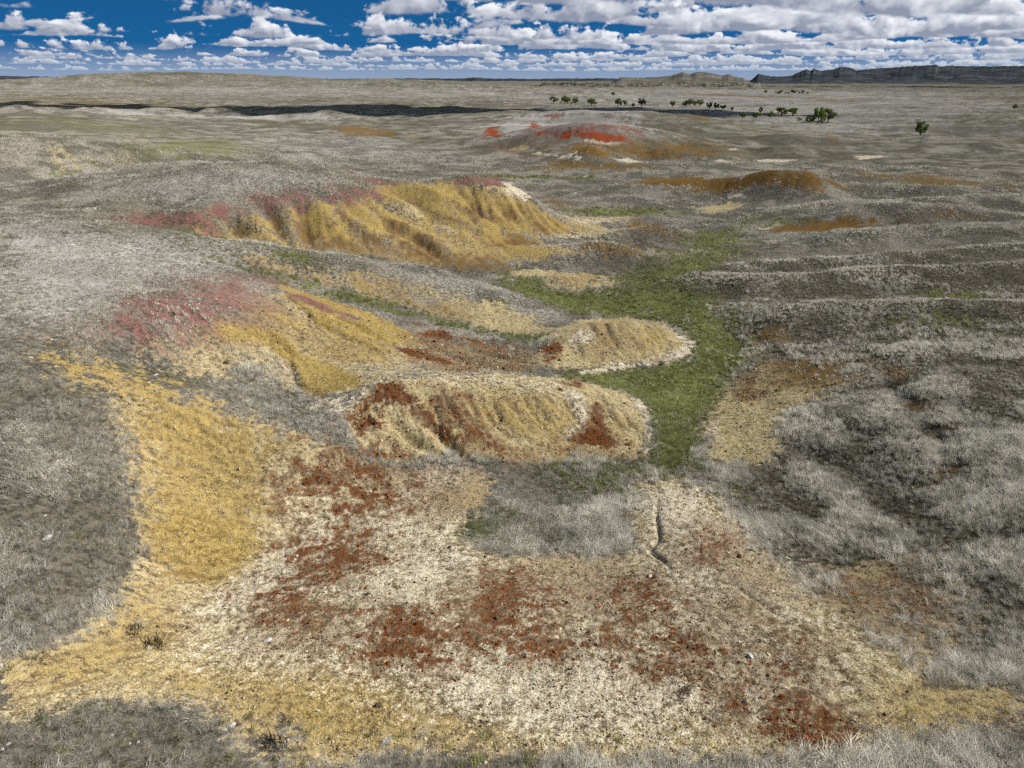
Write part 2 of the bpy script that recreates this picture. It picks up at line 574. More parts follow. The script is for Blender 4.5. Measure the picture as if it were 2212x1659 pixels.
LINES = [
    (2.0,[(-7.46,44.49,3.02,6.2),(-4.71,45.55,3.48,6.2),(-0.87,47.13,3.16,6.2),(3.24,48.49,2.24,6.2),(6.38,48.41,1.34,6.2),(8.3,46.95,0.57,6.2)]),
    (2.0,[(3.89,59.82,1.13,5.0),(6.54,61.89,2.23,5.0),(9.82,64.13,2.41,5.0),(13.13,65.12,2.01,5.0),(15.25,64.19,1.24,5.0)]),
    (2.0,[(0.22,84.12,0.94,3.0),(5.35,85.56,1.6,3.0),(11.26,87.13,0.87,3.0)]),
    (2.0,[(3.58,101.27,0.78,3.2),(8.36,103.13,1.52,3.2),(13.87,104.28,2.18,3.2),(19.77,102.45,1.02,3.2)]),
    (2.0,[(18.39,116.29,1.71,3.6),(24.03,118.43,2.3,3.6),(28.55,119.4,1.12,3.6)]),
    (2.0,[(-7.76,115.76,0.54,6.5),(-3.45,118.99,2.55,6.5),(-0.08,123.64,2.73,6.5)]),
    (2.0,[(20.3,85.43,0.93,4.0),(22.71,85.39,1.81,4.0),(27.54,82.7,1.85,4.0),(41.75,84.07,1.68,4.0),(60.73,83.22,1.55,4.0),(71.45,83.82,1.38,4.0)]),
    (2.0,[(27.21,90.33,0.73,4.0),(32.02,92.5,1.59,4.0),(45.58,92.41,1.52,4.0),(68.57,94.9,1.37,4.0),(80.8,95.72,1.35,4.0)]),
    (2.0,[(46.7,110.31,0.58,5.0),(49.99,110.13,1.68,5.0),(64.21,110.36,1.84,5.0),(78.65,110.12,1.77,5.0),(92.29,110.56,1.8,5.0)]),
    (2.0,[(53.02,127.83,0.75,5.0),(60.31,126.23,1.71,5.0),(67.94,124.79,2.45,5.0),(74.66,122.65,2.37,5.0),(84.32,118.52,1.44,5.0)]),
    (2.0,[(51.08,134.19,1.34,8.0),(64.43,134.7,2.5,8.0),(76.51,133.49,2.84,8.0),(93.96,133.57,2.86,8.0),(110.75,134.71,2.75,8.0)]),
    (2.0,[(29.58,170.76,1.03,8.0),(39.47,167.2,2.05,8.0),(49.28,165.04,3.07,8.0),(56.77,157.34,5.54,8.0),(61.17,155.89,5.45,8.0),(71.64,158.79,2.38,8.0),(85.29,152.54,2.49,8.0),(105.46,150.82,2.5,8.0)]),
    (2.0,[(21.53,72.17,1.09,5.0),(25.93,71.83,1.55,5.0),(32.7,69.86,1.24,5.0),(39.7,65.83,1.2,5.0),(46.73,62.57,1.06,5.0),(54.08,61.89,1.07,5.0)]),
    (2.2,[(-2.81,285.8,4.98,25.0),(12.67,279.53,8.53,25.0),(28.72,270.26,10.9,25.0),(47.86,285.4,8.59,25.0),(68.38,297.11,4.06,25.0)]),
    (2.0,[(18.12,234.72,1.03,9.0),(23.97,228.68,4.16,9.0),(33.13,237.74,0.3,9.0)]),
    (2.0,[(43.75,239.28,0.49,9.0),(49.5,239.08,2.97,9.0),(63.02,233.24,1.58,9.0)]),
    (2.0,[(-7.76,490.29,3.27,40.0),(22.07,490.58,5.05,40.0),(61.9,475.68,5.14,40.0),(87.51,457.31,3.52,40.0)]),
    (2.0,[(86.59,261.6,1.31,14.0),(95.32,259.27,2.52,14.0),(109.25,261.49,1.37,14.0)]),
    (2.0,[(9.93,214.51,1.0,11.0),(32.0,209.84,2.04,11.0),(55.56,214.51,0.83,11.0)]),
    (2.0,[(-1340.7,2227.7,22.66,230),(-1215.6,2298.3,34.12,230),(-1091.4,2359.8,43.56,230),(-995.6,2401.8,47.94,230),(-884.1,2445.1,37.8,230),(-753.1,2488.5,24.52,230)]),
    (2.0,[(-591.0,2119.1,19.45,260),(-507.1,2140.8,22.9,260),(-396.2,2164.0,21.75,260),(-269.3,2183.5,18.5,260)]),
    (2,[(8.29,34.66,-0.051000000000000004,0.13),(7.71,32.05,-0.17,0.13),(7.39,29.77,-0.17,0.13),(6.67,28.35,-0.17,0.13),(7.14,26.94,-0.17,0.13),(7.2,26.24,-0.034,0.13)]),
    (2,[(9.4,25.24,-0.036,0.14),(10.11,23.21,-0.12,0.14),(10.69,21.79,-0.12,0.14),(11.37,20.85,-0.024,0.14)]),
    (2,[(-5.45,41.47,-0.12,0.45),(-3.99,39.9,-0.6,0.45),(-3.05,38.8,-0.36,0.45)]),
    (2,[(-8.26,41.43,-0.12,0.45),(-6.31,39.85,-0.6,0.45),(-4.47,38.74,-0.24,0.45)]),
    (2,[(-19.47,59.54,-0.12,0.3),(-16.26,55.98,-0.3,0.3),(-12.96,54.26,-0.3,0.3),(-10.21,53.16,-0.09,0.3)]),
    (2,[(-18.78,49.85,-0.09,0.3),(-16.65,49.16,-0.3,0.3),(-14.99,45.41,-0.3,0.3),(-12.61,43.51,-0.06,0.3)]),
    (2,[(29.41,53.76,-0.096,0.8),(27.9,47.79,-0.32,0.8),(26.63,41.69,-0.32,0.8),(25.8,37.58,-0.32,0.8),(24.05,34.42,-0.128,0.8)]),
    (2,[(23.55,66.74,-0.1,0.6),(23.67,62.88,-0.25,0.6),(23.77,57.28,-0.1,0.6)]),
    (2,[(-6.85,111.9,-0.24,0.8),(-6.09,110.6,-0.8,0.8),(-3.94,108.94,-0.8,0.8),(-1.83,108.34,-0.24,0.8)]),
    (2,[(0.3,117.38,-0.24,0.8),(1.78,115.51,-0.8,0.8),(4.0,114.53,-0.8,0.8),(6.93,113.47,-0.24,0.8)]),
    (2,[(-3.33,113.64,-0.24,0.8),(-1.16,112.77,-0.8,0.8),(1.74,111.87,-0.24,0.8)]),
    (2,[(-14.89,97.11,-0.21,0.7),(-12.9,96.01,-0.7,0.7),(-9.59,93.52,-0.21,0.7)]),
    (2,[(-217.84,525.38,0.78,9),(-225.79,583.92,2.6,9),(-193.5,528.8,0.78,9)]),
    (2,[(-167.8,499.71,0.78,9),(-167.42,543.55,2.6,9),(-139.81,492.07,0.78,9)]),
    (2,[(-125.37,455.27,0.78,9),(-128.63,526.61,2.6,9),(-96.84,465.09,1.04,9)]),
    (2,[(-323.65,556.57,0.78,9),(-347.2,627.63,2.6,9),(-290.81,548.78,0.78,9)]),
    (2,[(-379.26,563.88,1.04,9),(-409.68,633.03,2.6,9),(-339.05,545.81,0.78,9)]),
    (2,[(-273.94,558.77,0.78,9),(-279.42,600.27,2.6,9),(-229.98,527.68,0.78,9)]),
    (2,[(-71.26,438.07,0.78,9),(-59.74,475.14,2.6,9),(-33.3,432.02,0.78,9)]),
    (2,[(-19.24,105.54,0.39,2.2),(-13.9,105.08,1.3,2.2),(-7.11,103.45,1.3,2.2),(-1.08,103.07,0.39,2.2)]),
    (2,[(-23.22,102.34,0.39,2.2),(-17.89,98.62,1.3,2.2),(-13.01,96.98,1.3,2.2),(-7.77,93.69,0.39,2.2)]),
    (2,[(-27.13,97.32,0.39,2.2),(-25.14,96.4,1.3,2.2),(-21.15,94.34,1.3,2.2),(-16.89,91.91,0.52,2.2)]),
    (2,[(-33.72,90.2,0.39,2.2),(-31.17,88.9,1.3,2.2),(-28.13,87.75,0.65,2.2)]),
    (2,[(-37.97,86.01,0.39,2.2),(-36.44,84.64,1.3,2.2),(-35.49,83.65,0.65,2.2)]),
    (2,[(-31.43,95.38,0.39,2.2),(-29.32,92.74,1.3,2.2),(-27.27,88.99,0.65,2.2)]),
    (2,[(-15.39,112.64,0.39,2.2),(-10.86,108.91,1.3,2.2),(-4.59,107.61,1.3,2.2),(-0.42,108.36,0.39,2.2)]),
    (2,[(-21.24,102.13,-0.25,1.3),(-16.71,97.41,-1.25,1.3),(-12.91,96.4,-1.25,1.3),(-9.53,92.96,-0.5,1.3)]),
    (2,[(-24.62,97.36,-0.25,1.3),(-21.59,94.04,-1.25,1.3),(-17.68,91.57,-0.625,1.3)]),
    (2,[(-32.8,94.07,-0.25,1.3),(-29.45,89.28,-1.25,1.3),(-27.27,86.87,-0.625,1.3)]),
    (2,[(-28.45,95.48,-0.25,1.3),(-26.74,91.71,-1.25,1.3),(-25.36,88.02,-0.625,1.3)]),
    (2,[(-35.83,88.35,-0.25,1.3),(-33.92,86.48,-1.25,1.3),(-32.09,85.6,-0.625,1.3)]),
    (2,[(-17.64,108.46,-0.25,1.3),(-11.07,103.73,-1.25,1.3),(-2.08,102.85,-0.5,1.3)]),
    (2,[(-36.61,84.17,-0.375,1.3),(-34.85,83.14,-0.75,1.3)]),
    (2,[(-9.21,108.62,-0.12,0.45),(-7.82,107.21,-0.6,0.45),(-5.8,105.84,-0.24,0.45)]),
    (2,[(-8.14,110.69,-0.12,0.45),(-6.87,107.92,-0.6,0.45),(-5.18,106.51,-0.24,0.45)]),
    (2,[(-6.89,112.34,-0.12,0.45),(-6.41,111.7,-0.6,0.45),(-5.57,108.21,-0.24,0.45)]),
    (2,[(-5.77,112.86,-0.12,0.45),(-5.26,111.31,-0.6,0.45),(-4.43,107.19,-0.24,0.45)]),
    (2,[(-4.19,113.61,-0.12,0.45),(-3.83,112.26,-0.6,0.45),(-3.3,110.06,-0.24,0.45)]),
    (2,[(-3.05,114.56,-0.12,0.45),(-1.97,113.67,-0.6,0.45),(-0.36,113.01,-0.24,0.45)]),
    (2,[(-1.55,115.74,-0.12,0.45),(-0.6,114.37,-0.6,0.45),(0.8,113.0,-0.24,0.45)]),
    (2,[(0.35,118.09,-0.12,0.45),(1.16,117.14,-0.6,0.45),(2.37,115.96,-0.24,0.45)]),
    (2,[(1.8,118.79,-0.12,0.45),(3.23,116.64,-0.6,0.45),(5.32,114.25,-0.24,0.45)]),
    (2,[(3.28,118.99,-0.12,0.45),(4.71,117.52,-0.6,0.45),(6.78,114.86,-0.24,0.45)]),
    (2,[(4.79,120.14,-0.12,0.45),(6.45,119.1,-0.6,0.45),(8.83,116.82,-0.24,0.45)]),
    (2,[(-8.92,114.25,-0.12,0.45),(-8.41,113.37,-0.6,0.45),(-7.69,112.52,-0.24,0.45)]),
    (2,[(-6.77,114.86,-0.12,0.45),(-6.37,114.19,-0.6,0.45),(-5.79,113.54,-0.24,0.45)]),
    (2,[(-5.77,44.03,-0.033990905740775394,0.19859667249628923),(-4.8,41.97,-0.11330301913591799,0.19859667249628923),(-4.58,41.99,-0.033990905740775394,0.19859667249628923)]),
    (2,[(-4.59,43.9,-0.040359871757122134,0.21320191721297402),(-3.93,42.66,-0.13453290585707378,0.21320191721297402),(-3.35,42.03,-0.040359871757122134,0.21320191721297402)]),
    (2,[(-3.65,43.73,-0.048590997437972135,0.2032122741623088),(-2.95,42.57,-0.16196999145990712,0.2032122741623088),(-1.86,40.87,-0.048590997437972135,0.2032122741623088)]),
    (2,[(-3.05,44.22,-0.06035722654262492,0.2606041747819768),(-2.42,42.94,-0.20119075514208307,0.2606041747819768),(-2.33,42.86,-0.06035722654262492,0.2606041747819768)]),
    (2,[(-2.34,44.62,-0.08453221736488119,0.21602948874879896),(-1.5,42.9,-0.2817740578829373,0.21602948874879896),(-0.35,41.49,-0.08453221736488119,0.21602948874879896)]),
    (2,[(-1.87,44.64,-0.039679236367296505,0.23172516207519683),(-1.2,43.08,-0.13226412122432168,0.23172516207519683),(-0.76,42.75,-0.039679236367296505,0.23172516207519683)]),
    (2,[(-1.69,45.37,-0.05827440516689958,0.24415461538553065),(-0.78,43.0,-0.19424801722299861,0.24415461538553065),(-0.04,42.58,-0.05827440516689958,0.24415461538553065)]),
    (2,[(-0.46,45.12,-0.051349845276441125,0.21315658019516198),(0.37,43.97,-0.17116615092147042,0.21315658019516198),(0.5,43.96,-0.051349845276441125,0.21315658019516198)]),
    (2,[(0.27,46.78,-0.07590973447957655,0.20746433282865176),(1.39,44.48,-0.25303244826525517,0.20746433282865176),(1.39,44.74,-0.07590973447957655,0.20746433282865176)]),
    (2,[(0.49,46.96,-0.08375566674670934,0.2636750257753822),(1.77,44.2,-0.2791855558223645,0.2636750257753822),(2.28,44.35,-0.08375566674670934,0.2636750257753822)]),
    (2,[(1.73,45.45,-0.05462566086413253,0.2730287322270178),(2.4,44.61,-0.1820855362137751,0.2730287322270178),(2.67,45.05,-0.05462566086413253,0.2730287322270178)]),
    (2,[(2.39,46.91,-0.05289807808345988,0.19637251518670978),(3.39,45.27,-0.17632692694486626,0.19637251518670978),(3.26,45.74,-0.05289807808345988,0.19637251518670978)]),
    (2,[(3.2,46.58,-0.04742005418455113,0.2235269120310413),(3.54,44.72,-0.1580668472818371,0.2235269120310413),(3.99,46.24,-0.04742005418455113,0.2235269120310413)]),
    (2,[(3.74,48.84,-0.07060962705490834,0.2002404325564517),(4.54,46.09,-0.2353654235163611,0.2002404325564517),(4.81,47.0,-0.07060962705490834,0.2002404325564517)]),
    (2,[(0.77,48.1,-0.024401837274839105,0.2797636527088091),(1.72,45.18,-0.12200918637419553,0.2797636527088091),(3.32,42.88,-0.03660275591225866,0.2797636527088091)]),
    (2,[(2.83,48.61,-0.02870703798381471,0.22777619630230422),(3.66,45.8,-0.14353518991907355,0.22777619630230422),(4.55,43.38,-0.043060556975722065,0.22777619630230422)]),
    (2,[(3.34,48.18,-0.04991769629542465,0.26893004166173706),(4.2,45.66,-0.24958848147712323,0.26893004166173706),(5.07,43.76,-0.07487654444313696,0.26893004166173706)]),
    (2,[(4.63,48.18,-0.028332799546546113,0.20080654931986003),(5.63,45.88,-0.14166399773273056,0.20080654931986003),(6.44,44.39,-0.042499199319819166,0.20080654931986003)]),
    (2,[(6.69,48.52,-0.055660545680742905,0.2365344200408876),(7.4,46.19,-0.2783027284037145,0.2365344200408876),(8.98,43.76,-0.08349081852111435,0.2365344200408876)]),
    (2,[(7.87,48.54,-0.03779436881802244,0.2544726285640175),(8.38,46.12,-0.1889718440901122,0.2544726285640175),(9.31,43.33,-0.056691553227033654,0.2544726285640175)]),
    (2,[(9.34,48.68,-0.03211722504096753,0.2724577371518728),(10.01,46.08,-0.16058612520483764,0.2724577371518728),(11.34,44.05,-0.048175837561451294,0.2724577371518728)]),
    (2,[(7.16,69.56,-0.04880821629808456,0.2739233449856439),(7.41,61.45,-0.24404108149042278,0.2739233449856439),(8.19,59.75,-0.07321232444712683,0.2739233449856439)]),
    (2,[(8.36,70.99,-0.02327274499668791,0.33387906811754897),(8.54,61.93,-0.11636372498343955,0.33387906811754897),(8.99,58.67,-0.034909117495031866,0.33387906811754897)]),
    (2,[(9.22,71.9,-0.05955466776534926,0.20623615574294304),(8.8,62.15,-0.2977733388267463,0.20623615574294304),(9.67,59.04,-0.08933200164802388,0.20623615574294304)]),
    (2,[(10.32,72.78,-0.027359687017392522,0.20846763567485802),(9.98,62.61,-0.1367984350869626,0.20846763567485802),(10.72,60.58,-0.04103953052608878,0.20846763567485802)]),
    (2,[(11.41,72.92,-0.029615824424569184,0.32984733249740245),(10.63,62.89,-0.1480791221228459,0.32984733249740245),(11.62,60.42,-0.04442373663685377,0.32984733249740245)]),
    (2,[(11.72,72.72,-0.02509915865521475,0.32269930180927714),(11.41,63.27,-0.12549579327607374,0.32269930180927714),(12.02,61.1,-0.037648737982822124,0.32269930180927714)]),
    (2,[(13.46,72.57,-0.058663128598348685,0.27708517556992257),(12.8,64.06,-0.2933156429917434,0.27708517556992257),(13.74,62.15,-0.08799469289752301,0.27708517556992257)]),
    (2,[(13.9,72.19,-0.05403724979244803,0.3248450037742561),(13.47,64.46,-0.27018624896224014,0.3248450037742561),(14.33,62.94,-0.08105587468867204,0.3248450037742561)]),
    (2,[(14.54,71.76,-0.04615742100006584,0.20478564096510243),(14.23,64.98,-0.2307871050003292,0.20478564096510243),(14.84,62.29,-0.06923613150009876,0.20478564096510243)]),
    (2,[(15.91,71.17,-0.03595306604732839,0.21942664001727608),(16.3,67.28,-0.17976533023664193,0.21942664001727608),(16.64,64.4,-0.053929599070992575,0.21942664001727608)]),
    (2,[(16.28,70.79,-0.056412704939308216,0.3172764547807557),(16.48,67.81,-0.28206352469654106,0.3172764547807557),(17.19,64.95,-0.08461905740896232,0.3172764547807557)]),
    (2,[(-21.43,37.29,-0.025957419964940692,0.2144864979176826),(-19.84,37.58,-0.12978709982470346,0.2144864979176826),(-17.41,37.38,-0.025957419964940692,0.2144864979176826)]),
    (2,[(-20.63,36.96,-0.01966243598836789,0.13141436047303162),(-18.95,37.0,-0.09831217994183944,0.13141436047303162),(-16.01,37.38,-0.01966243598836789,0.13141436047303162)]),
    (2,[(-20.25,36.4,-0.04345100658207762,0.17207439012756298),(-18.57,36.37,-0.2172550329103881,0.17207439012756298),(-16.92,36.18,-0.04345100658207762,0.17207439012756298)]),
    (2,[(-19.6,36.1,-0.025673774940907886,0.14350232062065923),(-17.92,36.06,-0.12836887470453942,0.14350232062065923),(-15.75,36.19,-0.025673774940907886,0.14350232062065923)]),
    (2,[(-19.16,35.78,-0.04397718886442675,0.14008523616636062),(-17.57,35.96,-0.21988594432213376,0.14008523616636062),(-15.72,35.6,-0.04397718886442675,0.14008523616636062)]),
    (2,[(-18.79,35.34,-0.033339617007675286,0.16063018911356725),(-17.07,35.15,-0.16669808503837644,0.16063018911356725),(-14.44,35.39,-0.033339617007675286,0.16063018911356725)]),
    (2,[(-18.49,34.87,-0.03343835118075339,0.15741805683459595),(-16.84,34.83,-0.16719175590376695,0.15741805683459595),(-14.14,34.86,-0.03343835118075339,0.15741805683459595)]),
    (2,[(-17.88,34.74,-0.023854117729944436,0.12908211933438293),(-16.08,34.34,-0.11927058864972218,0.12908211933438293),(-13.96,34.21,-0.023854117729944436,0.12908211933438293)]),
    (2,[(-17.32,34.51,-0.03605441784899056,0.23829657095427736),(-15.48,34.04,-0.18027208924495278,0.23829657095427736),(-12.9,33.84,-0.03605441784899056,0.23829657095427736)]),
    (2,[(-16.98,33.99,-0.030944935985196376,0.22953486345036472),(-15.06,33.25,-0.15472467992598188,0.22953486345036472),(-13.03,33.02,-0.030944935985196376,0.22953486345036472)]),
    (2,[(-16.32,33.81,-0.03561598434864506,0.21442192593880138),(-14.39,33.08,-0.1780799217432253,0.21442192593880138),(-12.54,32.53,-0.03561598434864506,0.21442192593880138)]),
    (2,[(-15.64,56.52,-0.084,0.3),(-12.65,56.54,-0.28,0.3),(-9.85,55.59,-0.084,0.3)]),
    (2,[(-17.82,59.15,-0.084,0.3),(-14.43,57.81,-0.28,0.3),(-11.12,56.4,-0.084,0.3)]),
    (2,[(-20.15,50.13,-0.084,0.3),(-17.78,50.9,-0.28,0.3),(-15.11,48.37,-0.084,0.3)]),
    (2,[(-6.37,59.13,-0.084,0.3),(-2.23,57.32,-0.28,0.3),(1.69,54.87,-0.084,0.3)]),
    (2,[(-8.17,57.36,-0.084,0.3),(-4.94,56.24,-0.28,0.3),(-0.99,54.12,-0.084,0.3)]),
]
PATCHES = [
    ('ash',0.6,0.14,0.14,[(47.9,1810.02),(505.58,2134.86),(814.1,1703.81),(885.47,1328.2),(352.14,522.19),(174.44,357.29),(124.27,410.6),(116.85,557.78),(53.85,947.5)]),
    ('ash',0.5,0.12,0.12,[(-1304.17,1964.15),(-869.44,2052.76),(-226.54,1829.57),(44.86,1694.41),(53.85,947.5),(-265.63,1083.85),(-647.57,1333.52),(-872.87,1309.92)]),
    ('ash',0.4,0.1,0.1,[(-108.89,291.86),(-39.13,307.79),(-16.64,252.47),(-28.93,224.8),(-70.02,222.33)]),
    ('ash',0.5,0.02,0.03,[(-53.66,75.37),(-46.01,74.61),(-36.64,69.99),(-30.12,70.33),(-23.92,72.03),(-24.17,61.97),(-26.54,56.47),(-26.07,49.95),(-26.37,45.19),(-29.0,42.17),(-32.01,42.45)]),
    ('ash',0.55,0.03,0.03,[(-46.58,64.59),(-36.71,61.83),(-31.32,61.27),(-27.82,55.29),(-27.7,46.76),(-33.48,47.58)]),
    ('ash',0.55,0.03,0.03,[(-53.8,99.12),(-46.7,105.15),(-34.19,112.29),(-24.32,111.52),(-18.75,111.44),(-24.26,104.5),(-31.1,96.55),(-36.27,90.46),(-44.7,90.16)]),
    ('green',0.6,0.03,0.04,[(-95.98,210.38),(-93.86,231.17),(-86.27,222.11),(-81.13,211.64),(-86.98,206.86)]),
    ('green',0.35,0.03,0.04,[(-107.35,198.08),(-98.78,273.14),(-77.68,220.76),(-86.74,196.91),(-99.08,192.95)]),
    ('tan',0.55,0.004,0.003,[(-116.16,186.27),(-115.93,187.44),(-110.17,179.36),(-105.85,174.23),(-102.37,169.76),(-102.04,167.65),(-106.02,172.22),(-109.96,177.02)]),
    ('tan',0.55,0.004,0.003,[(-115.49,188.24),(-114.9,188.6),(-108.41,180.43),(-103.84,175.91),(-100.96,173.37),(-101.22,171.83),(-105.32,175.98),(-109.57,180.22)]),
    ('green',0.4,0.006,0.006,[(-104.24,166.29),(-101.68,169.25),(-100.96,174.77),(-99.9,171.22),(-100.61,165.32),(-101.69,162.39)]),
    ('ash',0.6,0.005,0.004,[(-76.04,108.65),(-72.4,109.53),(-100.94,162.41),(-100.11,172.02),(-96.05,181.2),(-90.73,189.46),(-84.24,196.6),(-83.62,195.01),(-90.08,187.92),(-95.57,180.07),(-99.22,170.24),(-68.27,109.7),(-70.46,106.47),(-73.71,105.18)]),
    ('tan',0.3,0.02,0.02,[(-103.84,179.72),(-96.62,187.48),(-96.18,183.93),(-101.77,177.58)]),
    ('brown',0.6,0.01,0.02,[(-93.77,381.5),(-79.45,397.77),(-55.48,367.29),(-48.44,348.58),(-63.8,339.01),(-81.43,352.65)]),
    ('rust',0.5,0.005,0.01,[(-141.52,467.6),(-127.18,446.98),(-115.39,423.08),(-121.36,425.99)]),
    ('ash',0.7,0.02,0.03,[(-334.4,588.47),(-340.94,664.13),(-239.99,543.72),(-186.59,522.97),(-153.99,520.9),(-99.84,473.27),(-125.47,440.75),(-182.42,477.92),(-245.69,500.43),(-311.58,553.17)]),
    ('ash',0.5,0.02,0.03,[(-404.66,602.67),(-380.55,599.55),(-325.4,554.06),(-339.56,533.44)]),
    ('ash',0.95,0.02,0.03,[(-15.22,400.5),(11.94,466.43),(32.82,447.99),(57.14,443.73),(51.22,276.6),(53.76,265.98),(38.7,250.55),(22.58,250.48),(10.73,255.33),(-5.95,268.06)]),
    ('ash',0.7,0.02,0.03,[(0.87,475.06),(37.52,657.09),(65.88,630.18),(73.63,459.79),(81.55,442.64),(53.97,446.84),(26.03,453.87)]),
    ('pink',0.42,0.02,0.03,[(-14.5,380.97),(11.52,276.6),(23.99,268.67),(41.09,268.23),(46.11,258.74),(22.47,248.98),(2.59,261.75)]),
    ('brown',0.5,0.03,0.03,[(-14.89,274.23),(6.64,255.47),(22.32,247.0),(47.82,256.3),(70.84,264.77),(71.83,252.26),(47.41,232.06),(20.27,223.03),(2.46,247.0),(-14.36,263.48)]),
    ('red',1,0.008,0.012,[(15.05,260.28),(19.1,258.97),(23.03,256.58),(27.43,255.63),(31.07,255.21),(37.46,256.96),(39.16,254.09),(36.32,249.37),(32.28,247.4),(28.74,247.83),(22.58,250.48)]),
    ('pink',0.8,0.008,0.006,[(23.23,256.56),(31.12,255.72),(37.45,256.96),(38.96,255.69),(30.97,254.19),(23.12,255.02)]),
    ('red',0.9,0.006,0.008,[(-13.44,385.61),(-5.47,387.36),(-4.11,274.6),(-9.43,282.84)]),
    ('red',0.9,0.006,0.008,[(16.52,260.72),(19.07,258.46),(19.12,252.8),(16.45,255.54)]),
    ('red',0.8,0.006,0.01,[(8.58,266.38),(10.68,265.77),(10.08,260.52),(8.04,262.16)]),
    ('red',0.75,0.006,0.01,[(10.36,429.73),(14.4,427.89),(8.82,274.49),(6.8,281.79)]),
    ('red',0.75,0.006,0.01,[(18.95,456.95),(23.24,455.84),(22.81,446.81),(18.6,447.9)]),
    ('pink',0.7,0.006,0.01,[(25.5,457.55),(28.39,457.38),(27.76,446.53),(24.98,447.59)]),
    ('pink',0.7,0.01,0.01,[(32.35,263.47),(36.17,263.51),(35.31,259.9),(32.83,260.22)]),
    ('pink',0.6,0.01,0.01,[(40.16,267.82),(44.13,268.3),(45.24,267.01),(40.49,263.96)]),
    ('brown',1,0.008,0.01,[(18.4,226.82),(22.01,243.07),(24.94,245.25),(27.54,243.49),(28.95,222.98),(23.75,221.79)]),
    ('brown',0.9,0.008,0.01,[(37.12,241.72),(38.68,244.47),(42.15,241.39),(47.73,233.94),(51.18,232.23),(47.17,230.66),(41.33,236.12),(37.49,238.71)]),
    ('brown',0.9,0.008,0.01,[(56.0,257.32),(61.07,259.43),(67.63,251.8),(61.69,232.13),(55.34,234.23)]),
    ('tan',0.8,0.006,0.01,[(1.95,260.19),(4.59,256.03),(4.13,252.47),(2.31,254.02)]),
    ('brown',0.8,0.01,0.015,[(7.89,229.72),(19.74,216.44),(32.45,207.55),(40.91,205.62),(31.69,202.21),(22.19,205.96),(12.63,214.8)]),
    ('brown',0.6,0.01,0.015,[(5.62,213.81),(12.3,208.87),(11.76,205.16),(6.15,207.89)]),
    ('white',0.95,0.004,0.006,[(7.24,246.91),(13.94,238.35),(21.47,220.24),(19.32,219.99),(13.73,234.56),(8.7,242.94)]),
    ('white',0.95,0.004,0.006,[(30.44,223.24),(36.87,229.22),(41.2,226.13),(34.22,212.43),(31.83,222.59)]),
    ('white',0.9,0.004,0.006,[(59.89,226.23),(63.1,225.85),(66.18,221.08),(61.35,220.56)]),
    ('white',0.8,0.004,0.006,[(22.94,249.95),(26.86,249.05),(28.69,247.34),(32.68,247.35),(36.32,249.37),(36.0,248.4),(32.18,246.41),(26.73,247.56)]),
    ('white',0.8,0.003,0.004,[(15.59,198.02),(20.08,197.61),(19.62,196.07),(15.79,196.41)]),
    ('white',0.8,0.003,0.004,[(-1.81,188.56),(2.53,189.68),(1.89,187.05),(-1.17,185.94)]),
    ('green',0.7,0.006,0.01,[(-5.55,190.0),(6.45,195.76),(11.52,194.75),(21.16,195.51),(20.88,192.79),(6.31,191.12),(-4.83,186.25)]),
    ('brown',0.6,0.004,0.006,[(136.58,326.65),(147.79,335.96),(158.89,343.21),(155.22,335.03),(144.37,327.96),(134.09,318.59)]),
    ('green',0.5,0.01,0.01,[(147.99,269.88),(177.08,257.8),(171.65,249.58),(143.18,260.79)]),
    ('brown',0.5,0.02,0.02,[(213.01,355.76),(215.84,335.81),(231.44,340.07),(210.25,308.04),(198.93,318.12)]),
    ('brown',0.5,0.01,0.015,[(183.63,362.6),(188.74,349.04),(182.57,337.3),(177.1,347.16)]),
    ('brown',0.45,0.02,0.02,[(292.71,1298.08),(382.35,1257.98),(425.34,1186.81),(392.89,1095.47),(308.21,1124.66)]),
    ('brown',0.45,0.02,0.02,[(391.75,991.15),(441.13,967.84),(413.2,905.91),(377.35,925.73)]),
    ('brown',0.4,0.02,0.02,[(676.98,1063.54),(710.12,1063.15),(592.74,885.72),(577.65,923.72)]),
    ('brown',0.5,0.02,0.02,[(119.78,525.37),(133.3,503.49),(115.32,445.41),(103.13,439.96)]),
    ('green',0.3,0.04,0.04,[(119.68,431.09),(150.57,413.75),(148.85,370.4),(121.43,363.0),(107.24,403.13)]),
    ('brown',0.35,0.03,0.04,[(90.97,194.52),(106.75,189.81),(119.07,175.62),(96.2,153.09),(92.58,177.99)]),
    ('white',0.6,0.003,0.004,[(206.83,637.39),(212.18,607.87),(211.05,564.55),(203.18,581.65)]),
    ('green',0.3,0.06,0.05,[(-199.54,295.04),(-180.01,343.91),(-137.09,316.55),(-118.11,237.73),(-130.1,190.61)]),
    ('brown',0.3,0.05,0.05,[(-616.32,922.28),(-490.88,896.3),(-340.16,773.61),(-340.94,664.13),(-484.8,723.4)]),
    ('brown',1,0.008,0.012,[(27.6,171.16),(35.74,189.02),(48.9,189.26),(50.75,161.12),(55.14,158.25),(59.81,156.18),(62.62,152.92),(72.0,154.68),(60.52,149.2),(49.2,155.34),(36.06,162.62)]),
    ('brown',0.9,0.008,0.012,[(41.87,123.06),(45.77,125.32),(52.21,124.52),(59.44,123.05),(61.27,121.84),(53.35,111.27),(49.91,118.34),(44.47,119.13)]),
    ('brown',0.4,0.02,0.02,[(61.76,123.13),(70.51,122.21),(77.26,120.44),(76.48,118.9),(66.07,120.56)]),
    ('white',0.6,0.004,0.006,[(42.23,124.87),(44.49,126.34),(46.83,124.92),(43.32,121.46)]),
    ('tan',0.7,0.004,0.006,[(55.49,128.2),(60.42,125.64),(59.34,124.92),(55.78,126.86)]),
